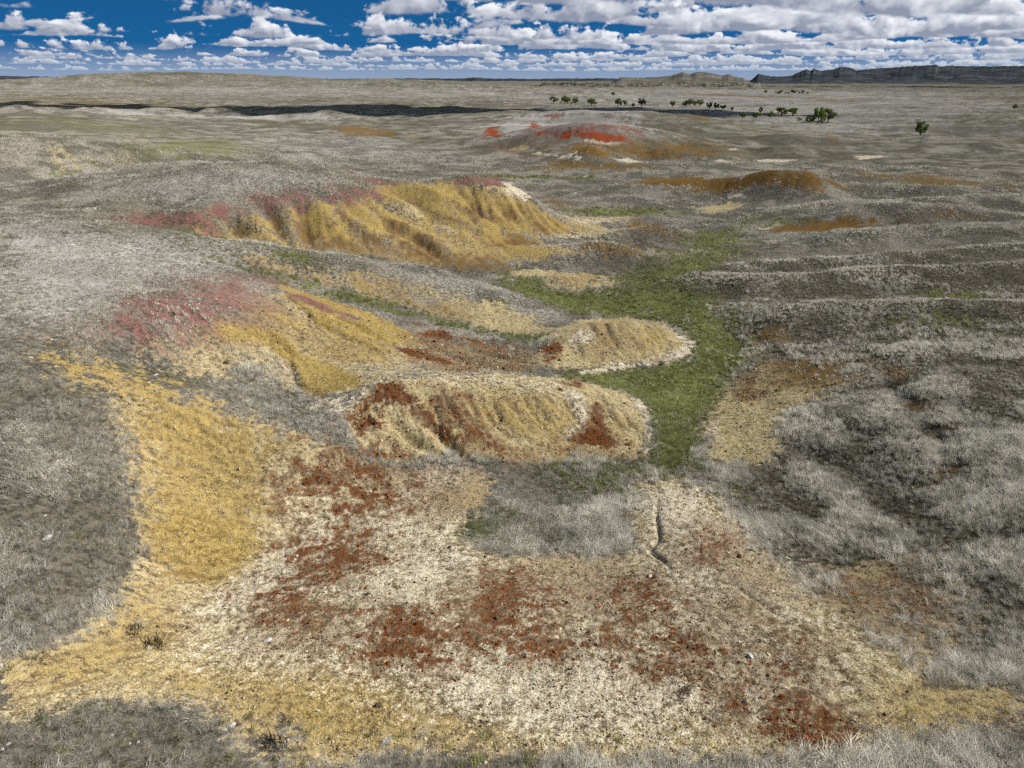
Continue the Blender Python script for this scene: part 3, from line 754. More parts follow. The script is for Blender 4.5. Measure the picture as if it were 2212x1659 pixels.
    ('tan',0.9,0.004,0.008,[(37.32,145.72),(44.51,148.15),(47.25,146.33),(42.06,141.01),(37.08,140.89)]),
    ('white',0.9,0.004,0.006,[(46.11,154.26),(48.5,152.52),(47.57,150.81),(46.08,152.27)]),
    ('white',0.9,0.003,0.006,[(76.53,236.42),(88.57,231.12),(83.58,225.18),(75.56,226.49)]),
    ('white',0.9,0.003,0.005,[(112.9,243.79),(127.92,251.17),(119.56,241.79),(110.9,235.96)]),
    ('white',0.8,0.003,0.005,[(75.46,262.36),(80.7,263.66),(79.34,258.93),(75.5,259.52)]),
    ('brown',0.6,0.006,0.01,[(72.48,270.07),(84.89,269.38),(80.22,259.23),(74.21,263.85)]),
    ('brown',0.5,0.02,0.02,[(91.27,196.29),(102.85,192.45),(111.67,176.94),(103.9,149.3),(94.27,148.82),(95.79,178.57)]),
    ('tan',0.6,0.01,0.02,[(7.48,129.51),(27.31,141.92),(24.66,136.93),(17.38,128.04),(23.86,132.08),(17.95,115.29),(11.32,116.13),(3.59,110.27),(9.37,120.84),(8.06,125.38)]),
    ('white',0.6,0.006,0.02,[(11.55,127.92),(19.23,132.56),(16.72,129.43),(12.28,126.82)]),
    ('white',0.6,0.006,0.02,[(4.35,111.57),(12.66,118.12),(11.26,115.43),(4.69,110.89)]),
    ('brown',0.8,0.01,0.015,[(19.97,128.71),(24.03,133.14),(24.45,118.21),(28.84,116.73),(31.06,116.4),(26.15,114.67),(22.42,114.98),(18.78,115.87)]),
    ('brown',0.6,0.01,0.015,[(11.39,112.66),(20.28,110.71),(23.6,102.47),(18.53,100.56),(11.94,100.94),(9.7,102.2)]),
    ('tan',0.8,0.006,0.01,[(21.02,110.8),(24.38,104.47),(22.53,100.58),(19.98,101.33)]),
    ('tan',0.6,0.01,0.015,[(0.0,106.43),(4.29,109.8),(9.41,102.85),(7.93,100.72),(3.89,98.56),(0.0,98.83)]),
    ('tan',0.9,0.008,0.012,[(0.0,92.52),(5.63,94.41),(9.38,94.3),(12.9,92.37),(14.3,87.38),(12.5,84.83),(7.75,82.52),(4.41,82.43),(0.0,89.97)]),
    ('yellow',0.5,0.01,0.015,[(3.97,85.32),(9.33,93.74),(12.66,90.54),(10.74,84.39),(6.08,82.49)]),
    ('brown',0.7,0.006,0.015,[(19.11,82.54),(21.45,81.97),(24.48,80.06),(23.55,79.47),(21.14,80.49)]),
    ('green',0.8,0.024,0.022,[(6.64,38.66),(8.71,40.48),(10.12,45.38),(10.22,49.22),(8.45,50.69),(6.4,51.93),(3.03,51.2),(7.55,55.38),(12.99,59.14),(16.77,61.14),(17.6,63.73),(17.13,70.74),(13.92,74.62),(9.83,74.5),(4.79,75.3),(1.28,79.46),(-0.33,83.05),(5.14,81.41),(12.7,84.63),(15.49,91.59),(20.3,97.74),(25.58,107.09),(28.11,115.43),(30.73,120.28),(36.8,122.25),(37.0,116.18),(30.31,101.35),(21.09,87.09),(19.18,84.64),(22.42,80.49),(20.78,72.06),(21.96,69.24),(22.7,64.53),(20.47,58.54),(17.7,55.05),(15.8,50.1),(13.78,45.0),(12.36,40.93),(9.4,38.66)]),
    ('grass',0.45,0.05,0.05,[(27.84,117.96),(39.04,121.82),(32.2,100.99),(22.55,90.69),(17.04,90.0),(20.48,98.73)]),
    ('grass',0.25,0.05,0.05,[(0.22,83.88),(17.88,91.35),(20.43,81.19),(16.04,75.13),(7.33,75.09)]),
    ('green',0.9,0.02,0.02,[(16.73,71.13),(20.27,67.95),(21.01,63.96),(18.55,58.15),(15.01,53.49),(12.66,48.13),(11.97,49.87),(10.54,52.11),(7.32,53.42),(13.2,57.99),(17.18,61.03),(17.96,66.15)]),
    ('green',0.7,0.01,0.015,[(-0.96,89.96),(4.04,81.31),(12.04,83.87),(10.61,81.2),(3.82,76.57),(-0.32,80.92)]),
    ('green',0.6,0.01,0.015,[(8.35,138.61),(21.01,146.53),(34.18,142.52),(27.76,137.48),(13.56,137.08)]),
    ('green',0.4,0.02,0.02,[(44.86,132.88),(50.93,127.69),(44.69,125.7),(40.58,125.42)]),
    ('green',0.5,0.01,0.02,[(45.15,75.54),(51.32,73.45),(48.09,71.41),(44.87,73.27)]),
    ('yellow',0.95,0.012,0.012,[(-36.25,81.36),(-36.03,86.02),(-33.58,89.03),(-29.89,91.95),(-28.67,96.25),(-22.54,102.28),(-20.93,107.87),(-18.95,112.79),(-16.1,112.77),(-7.71,115.03),(-3.37,115.47),(2.61,120.45),(11.4,122.38),(10.25,117.88),(3.16,110.5),(-1.12,108.14),(2.36,106.19),(6.18,100.04),(4.79,98.32),(-1.65,96.48),(-6.5,93.04),(-14.94,88.54),(-23.46,88.17),(-24.02,75.59),(-34.14,83.82)]),
    ('tan',0.45,0.03,0.03,[(-13.56,101.97),(-7.06,102.63),(6.16,99.64),(-6.5,93.04),(-14.76,91.52)]),
    ('grass',0.85,0.012,0.015,[(-32.79,93.87),(-30.56,94.62),(-27.55,92.47),(-25.8,88.47),(-23.83,74.99),(-30.31,91.0)]),
    ('grass',0.78,0.012,0.015,[(-26.69,97.03),(-23.77,97.37),(-18.09,94.19),(-13.73,92.82),(-15.87,91.15),(-22.39,94.65)]),
    ('grass',0.7,0.012,0.015,[(-23.51,104.01),(-19.03,104.28),(-10.47,104.0),(-2.1,104.09),(-10.19,100.72),(-18.73,102.2)]),
    ('grass',0.78,0.012,0.015,[(-36.94,87.68),(-36.33,88.14),(-33.73,84.18),(-34.81,83.54)]),
    ('grass',0.78,0.012,0.015,[(-32.77,88.12),(-30.85,88.21),(-27.45,87.39),(-24.7,74.71)]),
    ('brown',0.5,0.02,0.03,[(-27.27,90.17),(-20.77,92.27),(-12.64,93.73),(-5.96,94.39),(-14.94,88.54),(-23.46,88.17)]),
    ('tan',0.5,0.02,0.03,[(-17.6,108.02),(-7.29,106.82),(-5.12,103.77),(-13.54,101.77)]),
    ('brown',0.4,0.02,0.03,[(-29.82,91.56),(-25.73,93.6),(-23.69,89.25),(-27.2,87.47)]),
    ('brown',0.55,0.012,0.02,[(-15.5,97.01),(-13.04,97.57),(-9.69,94.85),(-6.54,93.79),(-2.61,96.84),(-0.37,91.97),(-6.35,90.47),(-12.47,92.24)]),
    ('brown',0.5,0.01,0.02,[(-36.51,88.69),(-34.9,88.72),(-32.46,86.64),(-33.97,84.87)]),
    ('tan',0.4,0.005,0.006,[(-19.13,104.69),(-13.79,103.4),(-7.09,101.6),(-1.1,102.25),(-1.04,102.86),(-7.0,103.25),(-13.68,104.26),(-19.09,104.92)]),
    ('tan',0.4,0.005,0.006,[(-23.0,101.11),(-17.85,97.61),(-13.11,96.77),(-7.75,92.94),(-7.7,93.32),(-12.89,97.0),(-17.75,98.64),(-22.99,101.54)]),
    ('tan',0.4,0.005,0.006,[(-26.8,95.95),(-24.83,94.65),(-21.2,93.93),(-16.86,91.54),(-16.84,91.92),(-21.02,94.37),(-24.7,95.29),(-26.76,96.17)]),
    ('tan',0.4,0.005,0.006,[(-33.3,88.93),(-30.74,87.27),(-28.01,87.21),(-27.97,87.42),(-30.66,87.88),(-33.27,89.14)]),
    ('tan',0.4,0.005,0.006,[(-37.27,84.28),(-36.16,83.57),(-35.41,83.29),(-35.36,83.51),(-35.99,84.03),(-37.24,84.49)]),
    ('tan',0.4,0.005,0.006,[(-31.12,94.22),(-29.05,91.21),(-27.23,88.62),(-27.2,89.02),(-28.77,91.7),(-31.05,94.46)]),
    ('tan',0.4,0.005,0.006,[(-15.27,111.29),(-10.81,106.95),(-4.62,105.48),(-0.45,107.49),(-0.39,107.92),(-4.42,106.33),(-10.58,107.62),(-15.21,111.75)]),
    ('brown',0.6,0.005,0.006,[(-21.39,102.53),(-17.09,98.56),(-13.18,96.96),(-9.68,93.7),(-9.55,93.91),(-12.85,97.4),(-16.86,99.41),(-21.38,103.17)]),  # brown ravine beds; the dark tone also stands in for thin rill shadows
    ('brown',0.6,0.005,0.006,[(-24.95,98.32),(-22.05,95.13),(-17.92,92.48),(-17.82,92.69),(-21.77,95.8),(-24.99,99.15)]),
    ('brown',0.6,0.005,0.006,[(-33.02,94.42),(-30.16,90.65),(-27.57,87.55),(-27.46,87.77),(-29.76,90.98),(-32.92,94.67)]),
    ('brown',0.6,0.005,0.006,[(-28.66,95.83),(-27.33,92.74),(-25.76,89.05),(-25.63,89.29),(-26.89,93.27),(-28.53,96.08)]),
    ('brown',0.6,0.005,0.006,[(-36.05,88.68),(-34.52,87.45),(-32.48,86.44),(-32.35,86.48),(-34.27,87.95),(-36.04,89.09)]),
    ('brown',0.6,0.005,0.006,[(-17.77,108.89),(-11.33,104.76),(-2.15,103.67),(-2.06,104.09),(-11.09,105.42),(-17.73,109.34)]),
    ('brown',0.6,0.005,0.006,[(-36.83,84.47),(-35.2,83.78),(-35.13,84.0),(-36.76,84.7)]),
    ('brown',0.6,0.005,0.006,[(-9.27,108.83),(-7.96,107.63),(-5.86,106.26),(-5.79,106.27),(-7.76,107.86),(-9.19,108.84)]),
    ('brown',0.6,0.005,0.006,[(-8.2,110.91),(-7.03,108.57),(-5.23,106.72),(-5.16,106.94),(-6.79,108.58),(-8.13,111.14)]),
    ('brown',0.6,0.005,0.006,[(-6.94,112.34),(-6.56,111.91),(-5.76,111.06),(-5.67,111.07),(-6.3,112.15),(-6.85,112.57)]),
    ('brown',0.6,0.005,0.006,[(-5.82,112.86),(-5.43,111.75),(-4.5,107.62),(-4.41,107.84),(-5.13,111.76),(-5.73,113.09)]),
    ('brown',0.6,0.005,0.006,[(-4.24,113.61),(-4.0,112.71),(-3.37,110.72),(-3.27,110.72),(-3.69,112.72),(-4.14,113.84)]),
    ('brown',0.6,0.005,0.006,[(-3.1,114.56),(-2.1,114.12),(-0.41,113.23),(-0.32,113.23),(-1.85,114.13),(-3.01,114.79)]),
    ('brown',0.6,0.005,0.006,[(-1.6,115.97),(-0.74,114.83),(0.76,113.23),(0.85,113.23),(-0.47,115.06),(-1.5,115.97)]),
    ('brown',0.6,0.005,0.006,[(0.3,118.09),(1.03,117.38),(2.33,116.19),(2.42,116.19),(1.3,117.61),(0.4,118.33)]),
    ('brown',0.6,0.005,0.006,[(1.76,119.02),(3.11,117.11),(5.22,112.89),(5.39,114.7),(3.38,117.33),(1.86,119.26)]),
    ('brown',0.6,0.005,0.006,[(3.24,119.23),(4.61,118.0),(6.77,115.32),(6.86,115.55),(4.85,118.23),(3.33,119.47)]),
    ('brown',0.6,0.005,0.006,[(4.77,120.38),(6.37,119.58),(8.83,117.29),(8.92,117.52),(6.58,119.81),(4.85,120.62)]),
    ('brown',0.6,0.005,0.006,[(-8.99,114.48),(-8.58,113.82),(-7.75,112.74),(-7.67,112.97),(-8.34,114.07),(-8.89,114.48)]),
    ('brown',0.6,0.005,0.006,[(-6.83,115.09),(-6.53,114.64),(-5.85,113.76),(-5.76,113.77),(-6.26,114.66),(-6.73,115.09)]),
    ('pink',0.8,0.022,0.018,[(-46.0,83.51),(-44.78,86.56),(-41.66,85.75),(-37.04,84.58),(-36.34,83.89),(-38.11,82.29),(-42.53,81.75)]),
    ('pink',0.75,0.015,0.012,[(-37.74,88.39),(-36.58,91.39),(-33.64,91.05),(-33.38,89.31),(-36.37,87.51)]),
    ('pink',0.75,0.025,0.02,[(-33.41,95.13),(-29.38,99.23),(-25.1,102.33),(-21.73,104.84),(-23.41,100.17),(-28.1,96.42),(-31.48,93.48)]),
    ('pink',0.8,0.012,0.012,[(-24.33,115.07),(-20.7,114.83),(-17.5,112.56),(-18.04,111.33),(-22.78,110.69)]),
    ('pink',0.6,0.012,0.012,[(-23.23,105.84),(-20.89,107.66),(-19.22,105.54),(-21.66,104.42)]),
    ('tan',0.9,0.006,0.008,[(-6.82,116.01),(-5.9,116.53),(-1.6,120.71),(0.84,119.99),(-0.85,117.15),(-3.42,115.47),(-5.85,115.14)]),
    ('pink',0.95,0.006,0.008,[(-8.55,115.67),(-6.76,117.42),(-4.97,119.89),(-4.32,185.15),(-2.04,181.52),(-1.11,119.51),(-2.75,117.59),(-4.83,115.88),(-6.24,116.28),(-7.96,115.48)]),
    ('white',0.95,0.005,0.006,[(-2.02,179.36),(0.16,178.65),(1.7,170.27),(2.58,120.93),(1.57,119.98),(-0.85,118.09),(-1.23,119.51)]),
    ('brown',0.7,0.01,0.01,[(-7.01,108.35),(-5.49,111.08),(-2.41,110.96),(-0.36,113.23),(-0.13,111.66),(-2.61,109.42),(-4.74,106.32)]),
    ('brown',0.6,0.01,0.01,[(1.52,114.36),(3.0,117.11),(3.92,115.22),(5.34,114.7),(4.3,112.25),(2.43,112.75)]),
    ('brown',0.5,0.01,0.015,[(2.36,123.13),(7.78,163.09),(10.76,157.77),(13.29,149.53),(11.26,142.93),(8.26,141.7),(5.72,151.83)]),
    ('brown',0.7,0.01,0.015,[(-4.57,101.54),(-2.09,105.13),(-0.79,107.06),(1.9,108.12),(3.92,107.42),(0.75,104.52),(-3.49,100.77)]),
    ('tan',0.75,0.012,0.015,[(-27.21,68.93),(-25.19,70.16),(-21.68,70.4),(-18.97,70.41),(-13.23,72.01),(-7.5,71.66),(-1.24,70.62),(2.55,69.32),(4.63,61.85),(3.11,60.96),(-2.05,65.04),(-7.5,66.36),(-13.09,67.84),(-18.53,68.3),(-23.65,67.91)]),
    ('brown',0.5,0.02,0.02,[(-26.53,68.87),(-21.61,70.11),(-16.15,69.93),(-11.71,71.24),(-4.97,69.19),(-4.79,66.21),(-11.3,68.02),(-18.62,68.72),(-24.64,68.33)]),
    ('yellow',0.5,0.015,0.02,[(-17.13,70.29),(-11.8,71.96),(-6.95,70.71),(-9.59,68.98),(-15.03,68.72)]),
    ('grass',0.6,0.015,0.02,[(-11.71,71.24),(-6.95,70.71),(-6.77,68.48),(-9.54,68.57)]),
    ('green',0.7,0.008,0.012,[(-24.38,72.04),(-21.86,73.0),(-21.14,71.95),(-23.18,71.01)]),
    ('green',0.5,0.008,0.016,[(-28.19,66.31),(-24.27,67.08),(-18.38,67.61),(-12.59,67.52),(-7.01,65.88),(-0.26,63.78),(4.67,59.28),(4.41,58.36),(-0.67,61.03),(-7.31,64.4),(-12.76,65.82),(-18.34,65.62),(-24.13,65.33)]),
    ('tan',0.6,0.02,0.02,[(-24.09,42.31),(-24.4,45.93),(-22.75,48.64),(-21.97,53.74),(-21.5,59.91),(-19.78,63.23),(-14.12,60.01),(-9.15,58.88),(-2.29,58.95),(2.94,57.18),(3.2,54.36),(-1.61,49.65),(-6.79,46.76),(-8.23,45.48),(-9.83,43.67),(-12.58,43.34),(-14.65,44.13),(-17.55,45.62),(-19.84,43.41),(-22.55,43.15)]),
    ('yellow',0.5,0.02,0.02,[(-24.06,45.76),(-21.46,50.29),(-20.88,56.84),(-15.71,56.74),(-9.45,55.43),(-9.88,49.29),(-14.05,49.54),(-17.83,51.0),(-20.33,46.75)]),
    ('pink',0.4,0.03,0.02,[(-27.96,41.78),(-26.55,44.97),(-25.36,48.32),(-22.75,48.64),(-23.92,45.37),(-25.86,42.29),(-26.87,40.72)]),
    ('pink',0.75,0.06,0.03,[(-25.54,48.72),(-25.35,53.66),(-23.97,57.34),(-21.21,56.2),(-20.8,52.24),(-22.53,48.86),(-24.0,46.38),(-25.06,46.53)]),
    ('pink',0.5,0.02,0.015,[(-25.39,60.05),(-24.06,66.4),(-21.43,66.85),(-20.37,65.3),(-21.68,59.31),(-23.61,57.35)]),
    ('yellow',1,0.006,0.006,[(-21.46,49.34),(-20.28,50.54),(-18.0,51.75),(-15.99,50.48),(-13.25,49.02),(-10.5,45.59),(-10.45,43.99),(-12.66,43.69),(-14.45,45.08),(-16.34,48.94),(-18.59,49.7),(-20.44,48.28)]),
    ('yellow',1,0.008,0.008,[(-21.49,63.51),(-19.96,64.57),(-14.77,62.97),(-9.25,59.59),(-8.0,57.62),(-9.75,54.92),(-12.91,54.96),(-15.96,56.19),(-18.31,58.1)]),
    ('pink',0.75,0.006,0.006,[(-20.24,61.43),(-19.11,62.33),(-15.73,60.12),(-12.98,59.27),(-13.35,58.19),(-16.21,58.84),(-18.63,59.29)]),
    ('white',0.55,0.02,0.02,[(-12.58,43.34),(-9.83,43.67),(-7.98,46.0),(-3.63,48.65),(-0.22,52.53),(-3.49,46.65),(-7.76,44.45),(-9.27,42.18),(-10.77,40.67),(-14.04,41.94)]),
    ('rust',0.75,0.006,0.012,[(-8.07,59.89),(-6.73,62.91),(-5.23,60.2),(-3.14,59.74),(-5.17,59.48),(-7.52,58.63)]),
    ('rust',0.8,0.006,0.012,[(-9.77,55.03),(-7.97,55.77),(-5.25,55.31),(-4.78,54.25),(-7.37,53.85),(-9.27,54.22)]),
    ('rust',0.35,0.02,0.02,[(-8.89,63.16),(2.94,57.18),(2.38,52.9),(-5.07,49.41),(-8.47,53.8)]),
    ('tan',1,0.008,0.008,[(2.3,55.96),(4.22,62.12),(7.25,71.4),(12.39,74.58),(16.21,70.95),(17.17,63.44),(15.94,60.84),(11.14,58.05),(5.5,54.29),(2.82,54.39)]),
    ('yellow',0.5,0.02,0.02,[(8.23,61.72),(14.51,67.41),(15.86,62.97),(11.23,58.64),(6.92,56.95)]),
    ('brown',0.35,0.02,0.02,[(7.18,68.16),(11.55,72.3),(10.77,61.33),(7.68,56.5),(5.75,57.31)]),
    ('rust',0.8,0.006,0.01,[(2.67,58.46),(4.51,60.02),(3.96,57.57),(3.23,55.02),(2.81,55.93)]),
    ('white',0.8,0.005,0.008,[(15.86,71.63),(17.24,69.08),(17.48,63.63),(16.42,61.1),(11.54,57.97),(5.39,53.11),(5.59,54.5),(11.71,59.04),(15.79,61.79),(16.45,63.23),(15.99,66.65)]),
    ('white',0.5,0.008,0.01,[(4.91,59.74),(6.56,62.17),(7.22,60.12),(5.44,58.62)]),
    ('tan',1,0.008,0.008,[(-10.68,40.26),(-9.73,43.06),(-7.9,45.45),(-3.57,47.78),(1.57,50.65),(5.64,51.81),(8.85,50.94),(10.08,47.44),(9.56,43.37),(8.19,41.01),(1.29,39.37),(-3.65,39.06),(-6.85,37.37),(-9.34,37.7)]),
    ('yellow',0.5,0.02,0.02,[(-6.32,42.72),(-3.38,44.73),(4.93,47.95),(8.3,47.09),(8.04,43.05),(2.9,41.97),(-1.69,41.37),(-4.61,40.24)]),
    ('white',0.35,0.02,0.02,[(-7.3,45.73),(-1.9,48.17),(4.46,50.89),(4.64,48.57),(-1.83,46.09),(-6.52,44.56)]),
    ('rust',0.8,0.008,0.016,[(-10.68,40.26),(-9.74,41.37),(-9.64,42.54),(-8.64,44.02),(-7.81,44.81),(-6.73,43.63),(-6.9,42.45),(-8.16,42.85),(-9.19,41.67),(-8.44,40.62),(-9.3,39.01),(-10.25,39.52)]),
    ('rust',0.65,0.012,0.016,[(-8.6,43.75),(-6.71,43.45),(-5.05,42.11),(-3.74,40.58),(-4.68,41.06),(-6.86,42.11)]),
    ('rust',0.55,0.02,0.02,[(-5.74,44.58),(-3.34,44.11),(-1.71,41.87),(-0.92,40.41),(-2.39,40.19),(-3.98,41.89),(-5.29,43.12)]),
    ('rust',0.5,0.012,0.016,[(-9.36,40.93),(-7.32,38.86),(-5.85,38.32),(-6.36,37.92),(-7.91,38.18),(-9.45,39.81)]),
    ('rust',0.8,0.01,0.012,[(3.77,42.93),(4.86,44.5),(5.58,45.24),(5.61,47.39),(6.34,47.79),(6.58,45.29),(7.05,43.76),(7.9,42.98),(6.54,42.25),(4.37,42.44)]),
    ('rust',0.6,0.01,0.012,[(4.09,50.31),(5.45,51.31),(5.14,49.91),(4.22,49.59)]),
    ('rust',0.35,0.02,0.02,[(-2.95,40.07),(1.51,40.88),(4.67,42.24),(8.61,41.53),(4.48,40.18),(0.0,39.23)]),
    ('white',0.85,0.006,0.01,[(4.49,49.57),(5.21,48.7),(5.54,46.64),(4.86,44.5),(3.61,42.86),(4.67,45.16),(4.86,46.62),(4.54,47.99)]),
    ('white',0.9,0.005,0.008,[(9.07,50.27),(10.06,50.19),(10.23,48.1),(9.84,44.5),(9.09,41.6),(8.82,41.83),(9.56,45.03),(9.76,48.4)]),
    ('tan',0.85,0.014,0.016,[(12.76,41.44),(13.26,44.09),(15.59,50.5),(18.97,55.99),(21.62,58.26),(23.99,57.19),(26.54,54.15),(26.35,50.44),(23.58,49.09),(21.37,47.19),(18.72,43.38),(16.32,39.89),(14.12,40.35)]),
    ('brown',0.55,0.02,0.02,[(19.62,56.9),(23.99,57.19),(26.69,53.67),(26.35,50.44),(23.12,50.03),(21.25,52.06)]),
    ('rust',0.35,0.01,0.015,[(19.14,56.56),(20.42,55.72),(19.35,51.14),(17.97,51.29)]),
    ('white',0.5,0.008,0.012,[(14.2,47.19),(14.78,46.8),(14.14,44.39),(13.51,44.11)]),
    ('brown',0.65,0.015,0.02,[(29.1,53.37),(30.54,49.38),(29.6,48.2),(28.61,50.12)]),
    ('brown',0.7,0.015,0.02,[(27.51,46.5),(27.58,43.12),(27.2,39.33),(26.65,39.24),(27.17,43.38)]),
    ('brown',0.6,0.02,0.02,[(23.84,36.0),(24.73,34.88),(23.92,33.49),(23.18,34.31)]),
    ('brown',0.75,0.015,0.02,[(23.68,66.24),(25.27,65.8),(26.2,61.14),(24.31,60.92),(23.08,63.52)]),
    ('brown',0.45,0.03,0.02,[(21.97,58.13),(27.44,56.31),(27.93,54.0),(24.86,54.55)]),
    ('green',0.25,0.05,0.04,[(35.44,63.07),(40.26,60.63),(39.26,57.19),(35.74,57.68)]),
    ('tan',0.95,0.02,0.02,[(-21.88,34.67),(-21.87,37.84),(-18.7,38.64),(-14.0,38.01),(-8.96,37.08),(-5.68,36.88),(-2.67,37.15),(-0.45,37.31),(-1.17,33.08),(-2.18,29.04),(-0.57,27.86),(4.33,28.27),(5.54,28.89),(6.6,37.42),(8.46,38.31),(10.74,38.14),(12.08,34.84),(12.27,29.27),(13.17,26.9),(15.9,26.81),(19.48,27.75),(19.36,24.19),(17.36,20.66),(15.23,18.9),(16.71,17.4),(15.31,15.5),(13.46,15.0),(10.4,14.32),(9.97,13.98),(2.45,13.7),(0.56,13.94),(-3.83,13.68),(-4.25,13.32),(-6.84,13.11),(-7.71,14.11),(-9.09,15.22),(-10.87,15.37),(-12.14,14.89),(-13.72,13.89),(-15.45,16.48),(-14.7,17.81),(-14.2,19.69),(-15.75,24.43),(-17.67,28.69),(-19.79,31.46)]),
    ('grass',0.55,0.04,0.03,[(12.27,29.27),(15.83,26.64),(19.48,27.75),(19.51,24.14),(17.36,20.66),(14.28,19.21),(12.86,20.65),(12.17,23.55)]),
    ('brown',0.35,0.04,0.03,[(12.94,26.35),(15.72,26.41),(19.05,26.98),(18.7,23.7),(16.04,20.17),(13.42,20.06),(12.6,22.78)]),
    ('grass',0.7,0.02,0.02,[(13.77,18.88),(15.61,19.23),(17.7,18.74),(16.71,17.4),(14.94,17.25),(13.6,17.52)]),
    ('white',0.5,0.06,0.05,[(-14.12,34.78),(-8.34,36.53),(-2.93,36.83),(-1.01,27.85),(5.42,28.14),(7.1,37.02),(10.59,37.53),(12.26,25.71),(12.63,18.57),(9.25,14.67),(2.54,14.41),(-2.81,15.32),(-7.42,16.94),(-11.01,19.06),(-12.09,23.83),(-11.85,28.96)]),
    ('yellow',0.72,0.03,0.045,[(-26.43,38.71),(-24.43,39.89),(-22.57,39.49),(-19.47,39.82),(-14.89,37.41),(-13.12,36.72),(-12.84,34.72),(-12.04,31.04),(-11.89,27.75),(-11.87,25.58),(-12.35,24.49),(-13.87,24.49),(-15.34,25.03),(-16.57,26.18),(-17.79,28.54),(-19.71,31.77),(-21.7,34.97),(-25.21,36.77)]),
    ('yellow',0.55,0.008,0.012,[(-16.33,26.04),(-15.45,29.49),(-13.35,29.57),(-11.82,28.17),(-11.83,25.73),(-12.39,24.59),(-13.87,24.49),(-15.23,24.96)]),
    ('yellow',0.5,0.02,0.02,[(-15.74,22.53),(-14.36,22.98),(-12.34,21.93),(-11.55,18.89),(-12.51,15.96),(-14.05,15.52),(-15.12,16.36),(-14.4,17.99),(-14.42,19.83)]),
    ('yellow',0.62,0.04,0.05,[(-11.0,16.93),(-7.8,18.06),(-3.1,17.46),(0.61,15.56),(0.43,13.94),(-3.83,13.68),(-6.62,13.18),(-9.2,15.45)]),
    ('yellow',0.4,0.03,0.03,[(8.83,24.0),(10.86,22.2),(10.94,19.86),(9.39,19.28),(8.88,21.77)]),
    ('yellow',0.5,0.04,0.05,[(12.28,18.53),(16.35,17.15),(14.98,15.28),(12.04,14.87),(10.96,15.92)]),
    ('yellow',0.4,0.03,0.02,[(-3.12,27.03),(-1.01,27.85),(-1.32,24.88),(-2.66,22.25),(-3.28,22.9)]),
    ('white',0.6,0.03,0.02,[(-12.18,23.6),(-10.83,27.09),(-9.95,31.02),(-8.48,33.03),(-7.34,29.85),(-8.3,25.63),(-9.39,22.76),(-11.72,21.31)]),
    ('white',0.55,0.03,0.02,[(-6.71,24.1),(-3.38,27.49),(-1.63,27.21),(-3.09,22.93),(-5.53,22.09)]),
    ('white',0.6,0.07,0.06,[(-2.0,18.61),(-0.1,19.68),(3.19,19.38),(4.93,18.25),(3.96,16.43),(1.29,15.36),(-0.77,15.46),(-2.28,16.78)]),
    ('white',0.5,0.015,0.02,[(-6.71,36.33),(-4.1,37.62),(-2.9,36.32),(-5.33,33.96),(-7.28,33.32)]),
    ('white',0.6,0.015,0.015,[(9.87,35.6),(11.07,37.07),(11.6,36.42),(9.97,33.34)]),
    ('white',0.45,0.03,0.03,[(6.56,37.12),(9.5,36.48),(11.13,32.53),(11.36,27.97),(8.55,27.47),(7.18,31.57)]),
    ('rust',0.136,0.05,0.05,[(-12.33,35.3),(-10.32,36.72),(-6.77,37.16),(-4.94,35.44),(-8.28,34.15),(-11.23,33.9)]),
    ('rust',0.646,0.04,0.045,[(-11.23,35.35),(-9.9,36.37),(-7.57,36.69),(-6.35,35.73),(-8.54,34.67),(-10.54,34.5)]),
    ('rust',0.128,0.05,0.05,[(-12.54,32.91),(-11.69,34.05),(-9.97,33.85),(-11.53,32.1)]),
    ('rust',0.6080000000000001,0.04,0.045,[(-12.19,33.04),(-11.61,33.77),(-10.46,33.62),(-11.51,32.47)]),
    ('rust',0.128,0.05,0.05,[(-10.07,32.23),(-7.8,33.77),(-6.86,32.72),(-9.17,31.46)]),
    ('rust',0.6080000000000001,0.04,0.045,[(-9.56,32.38),(-8.06,33.42),(-7.42,32.73),(-8.96,31.86)]),
    ('rust',0.128,0.05,0.05,[(-9.2,30.24),(-8.28,31.64),(-7.58,30.04),(-8.52,28.9)]),
    ('rust',0.6080000000000001,0.04,0.045,[(-8.94,30.25),(-8.32,31.16),(-7.85,30.1),(-8.49,29.35)]),
    ('rust',0.11199999999999999,0.05,0.05,[(-10.16,28.75),(-9.61,29.58),(-9.1,28.91),(-9.71,28.33)]),
    ('rust',0.5319999999999999,0.04,0.045,[(-10.0,28.81),(-9.64,29.38),(-9.29,28.91),(-9.7,28.52)]),
    ('rust',0.14400000000000002,0.05,0.05,[(-9.87,24.55),(-9.77,26.16),(-9.29,29.04),(-7.45,30.01),(-5.6,27.36),(-6.87,24.47),(-9.17,23.33)]),
    ('rust',0.684,0.04,0.045,[(-9.37,25.08),(-9.29,26.21),(-8.97,28.14),(-7.77,28.68),(-6.51,26.92),(-7.33,25.04),(-8.92,24.29)]),
    ('rust',0.11199999999999999,0.05,0.05,[(-10.1,23.21),(-8.53,23.25),(-6.68,21.49),(-7.53,20.77),(-9.12,21.62)]),
    ('rust',0.5319999999999999,0.04,0.045,[(-9.49,22.77),(-8.46,22.8),(-7.22,21.64),(-7.79,21.15),(-8.88,21.77)]),
    ('rust',0.16,0.05,0.05,[(-5.48,18.86),(-5.38,21.39),(-4.54,22.69),(-2.76,21.53),(-2.39,20.34),(-3.4,18.56),(-4.96,18.13)]),
    ('rust',0.76,0.04,0.045,[(-5.05,19.26),(-4.95,20.91),(-4.39,21.75),(-3.24,21.03),(-2.97,20.26),(-3.64,19.06),(-4.71,18.78)]),
    ('rust',0.136,0.05,0.05,[(-3.12,18.34),(-2.87,19.19),(-2.37,18.6),(-2.6,17.87)]),
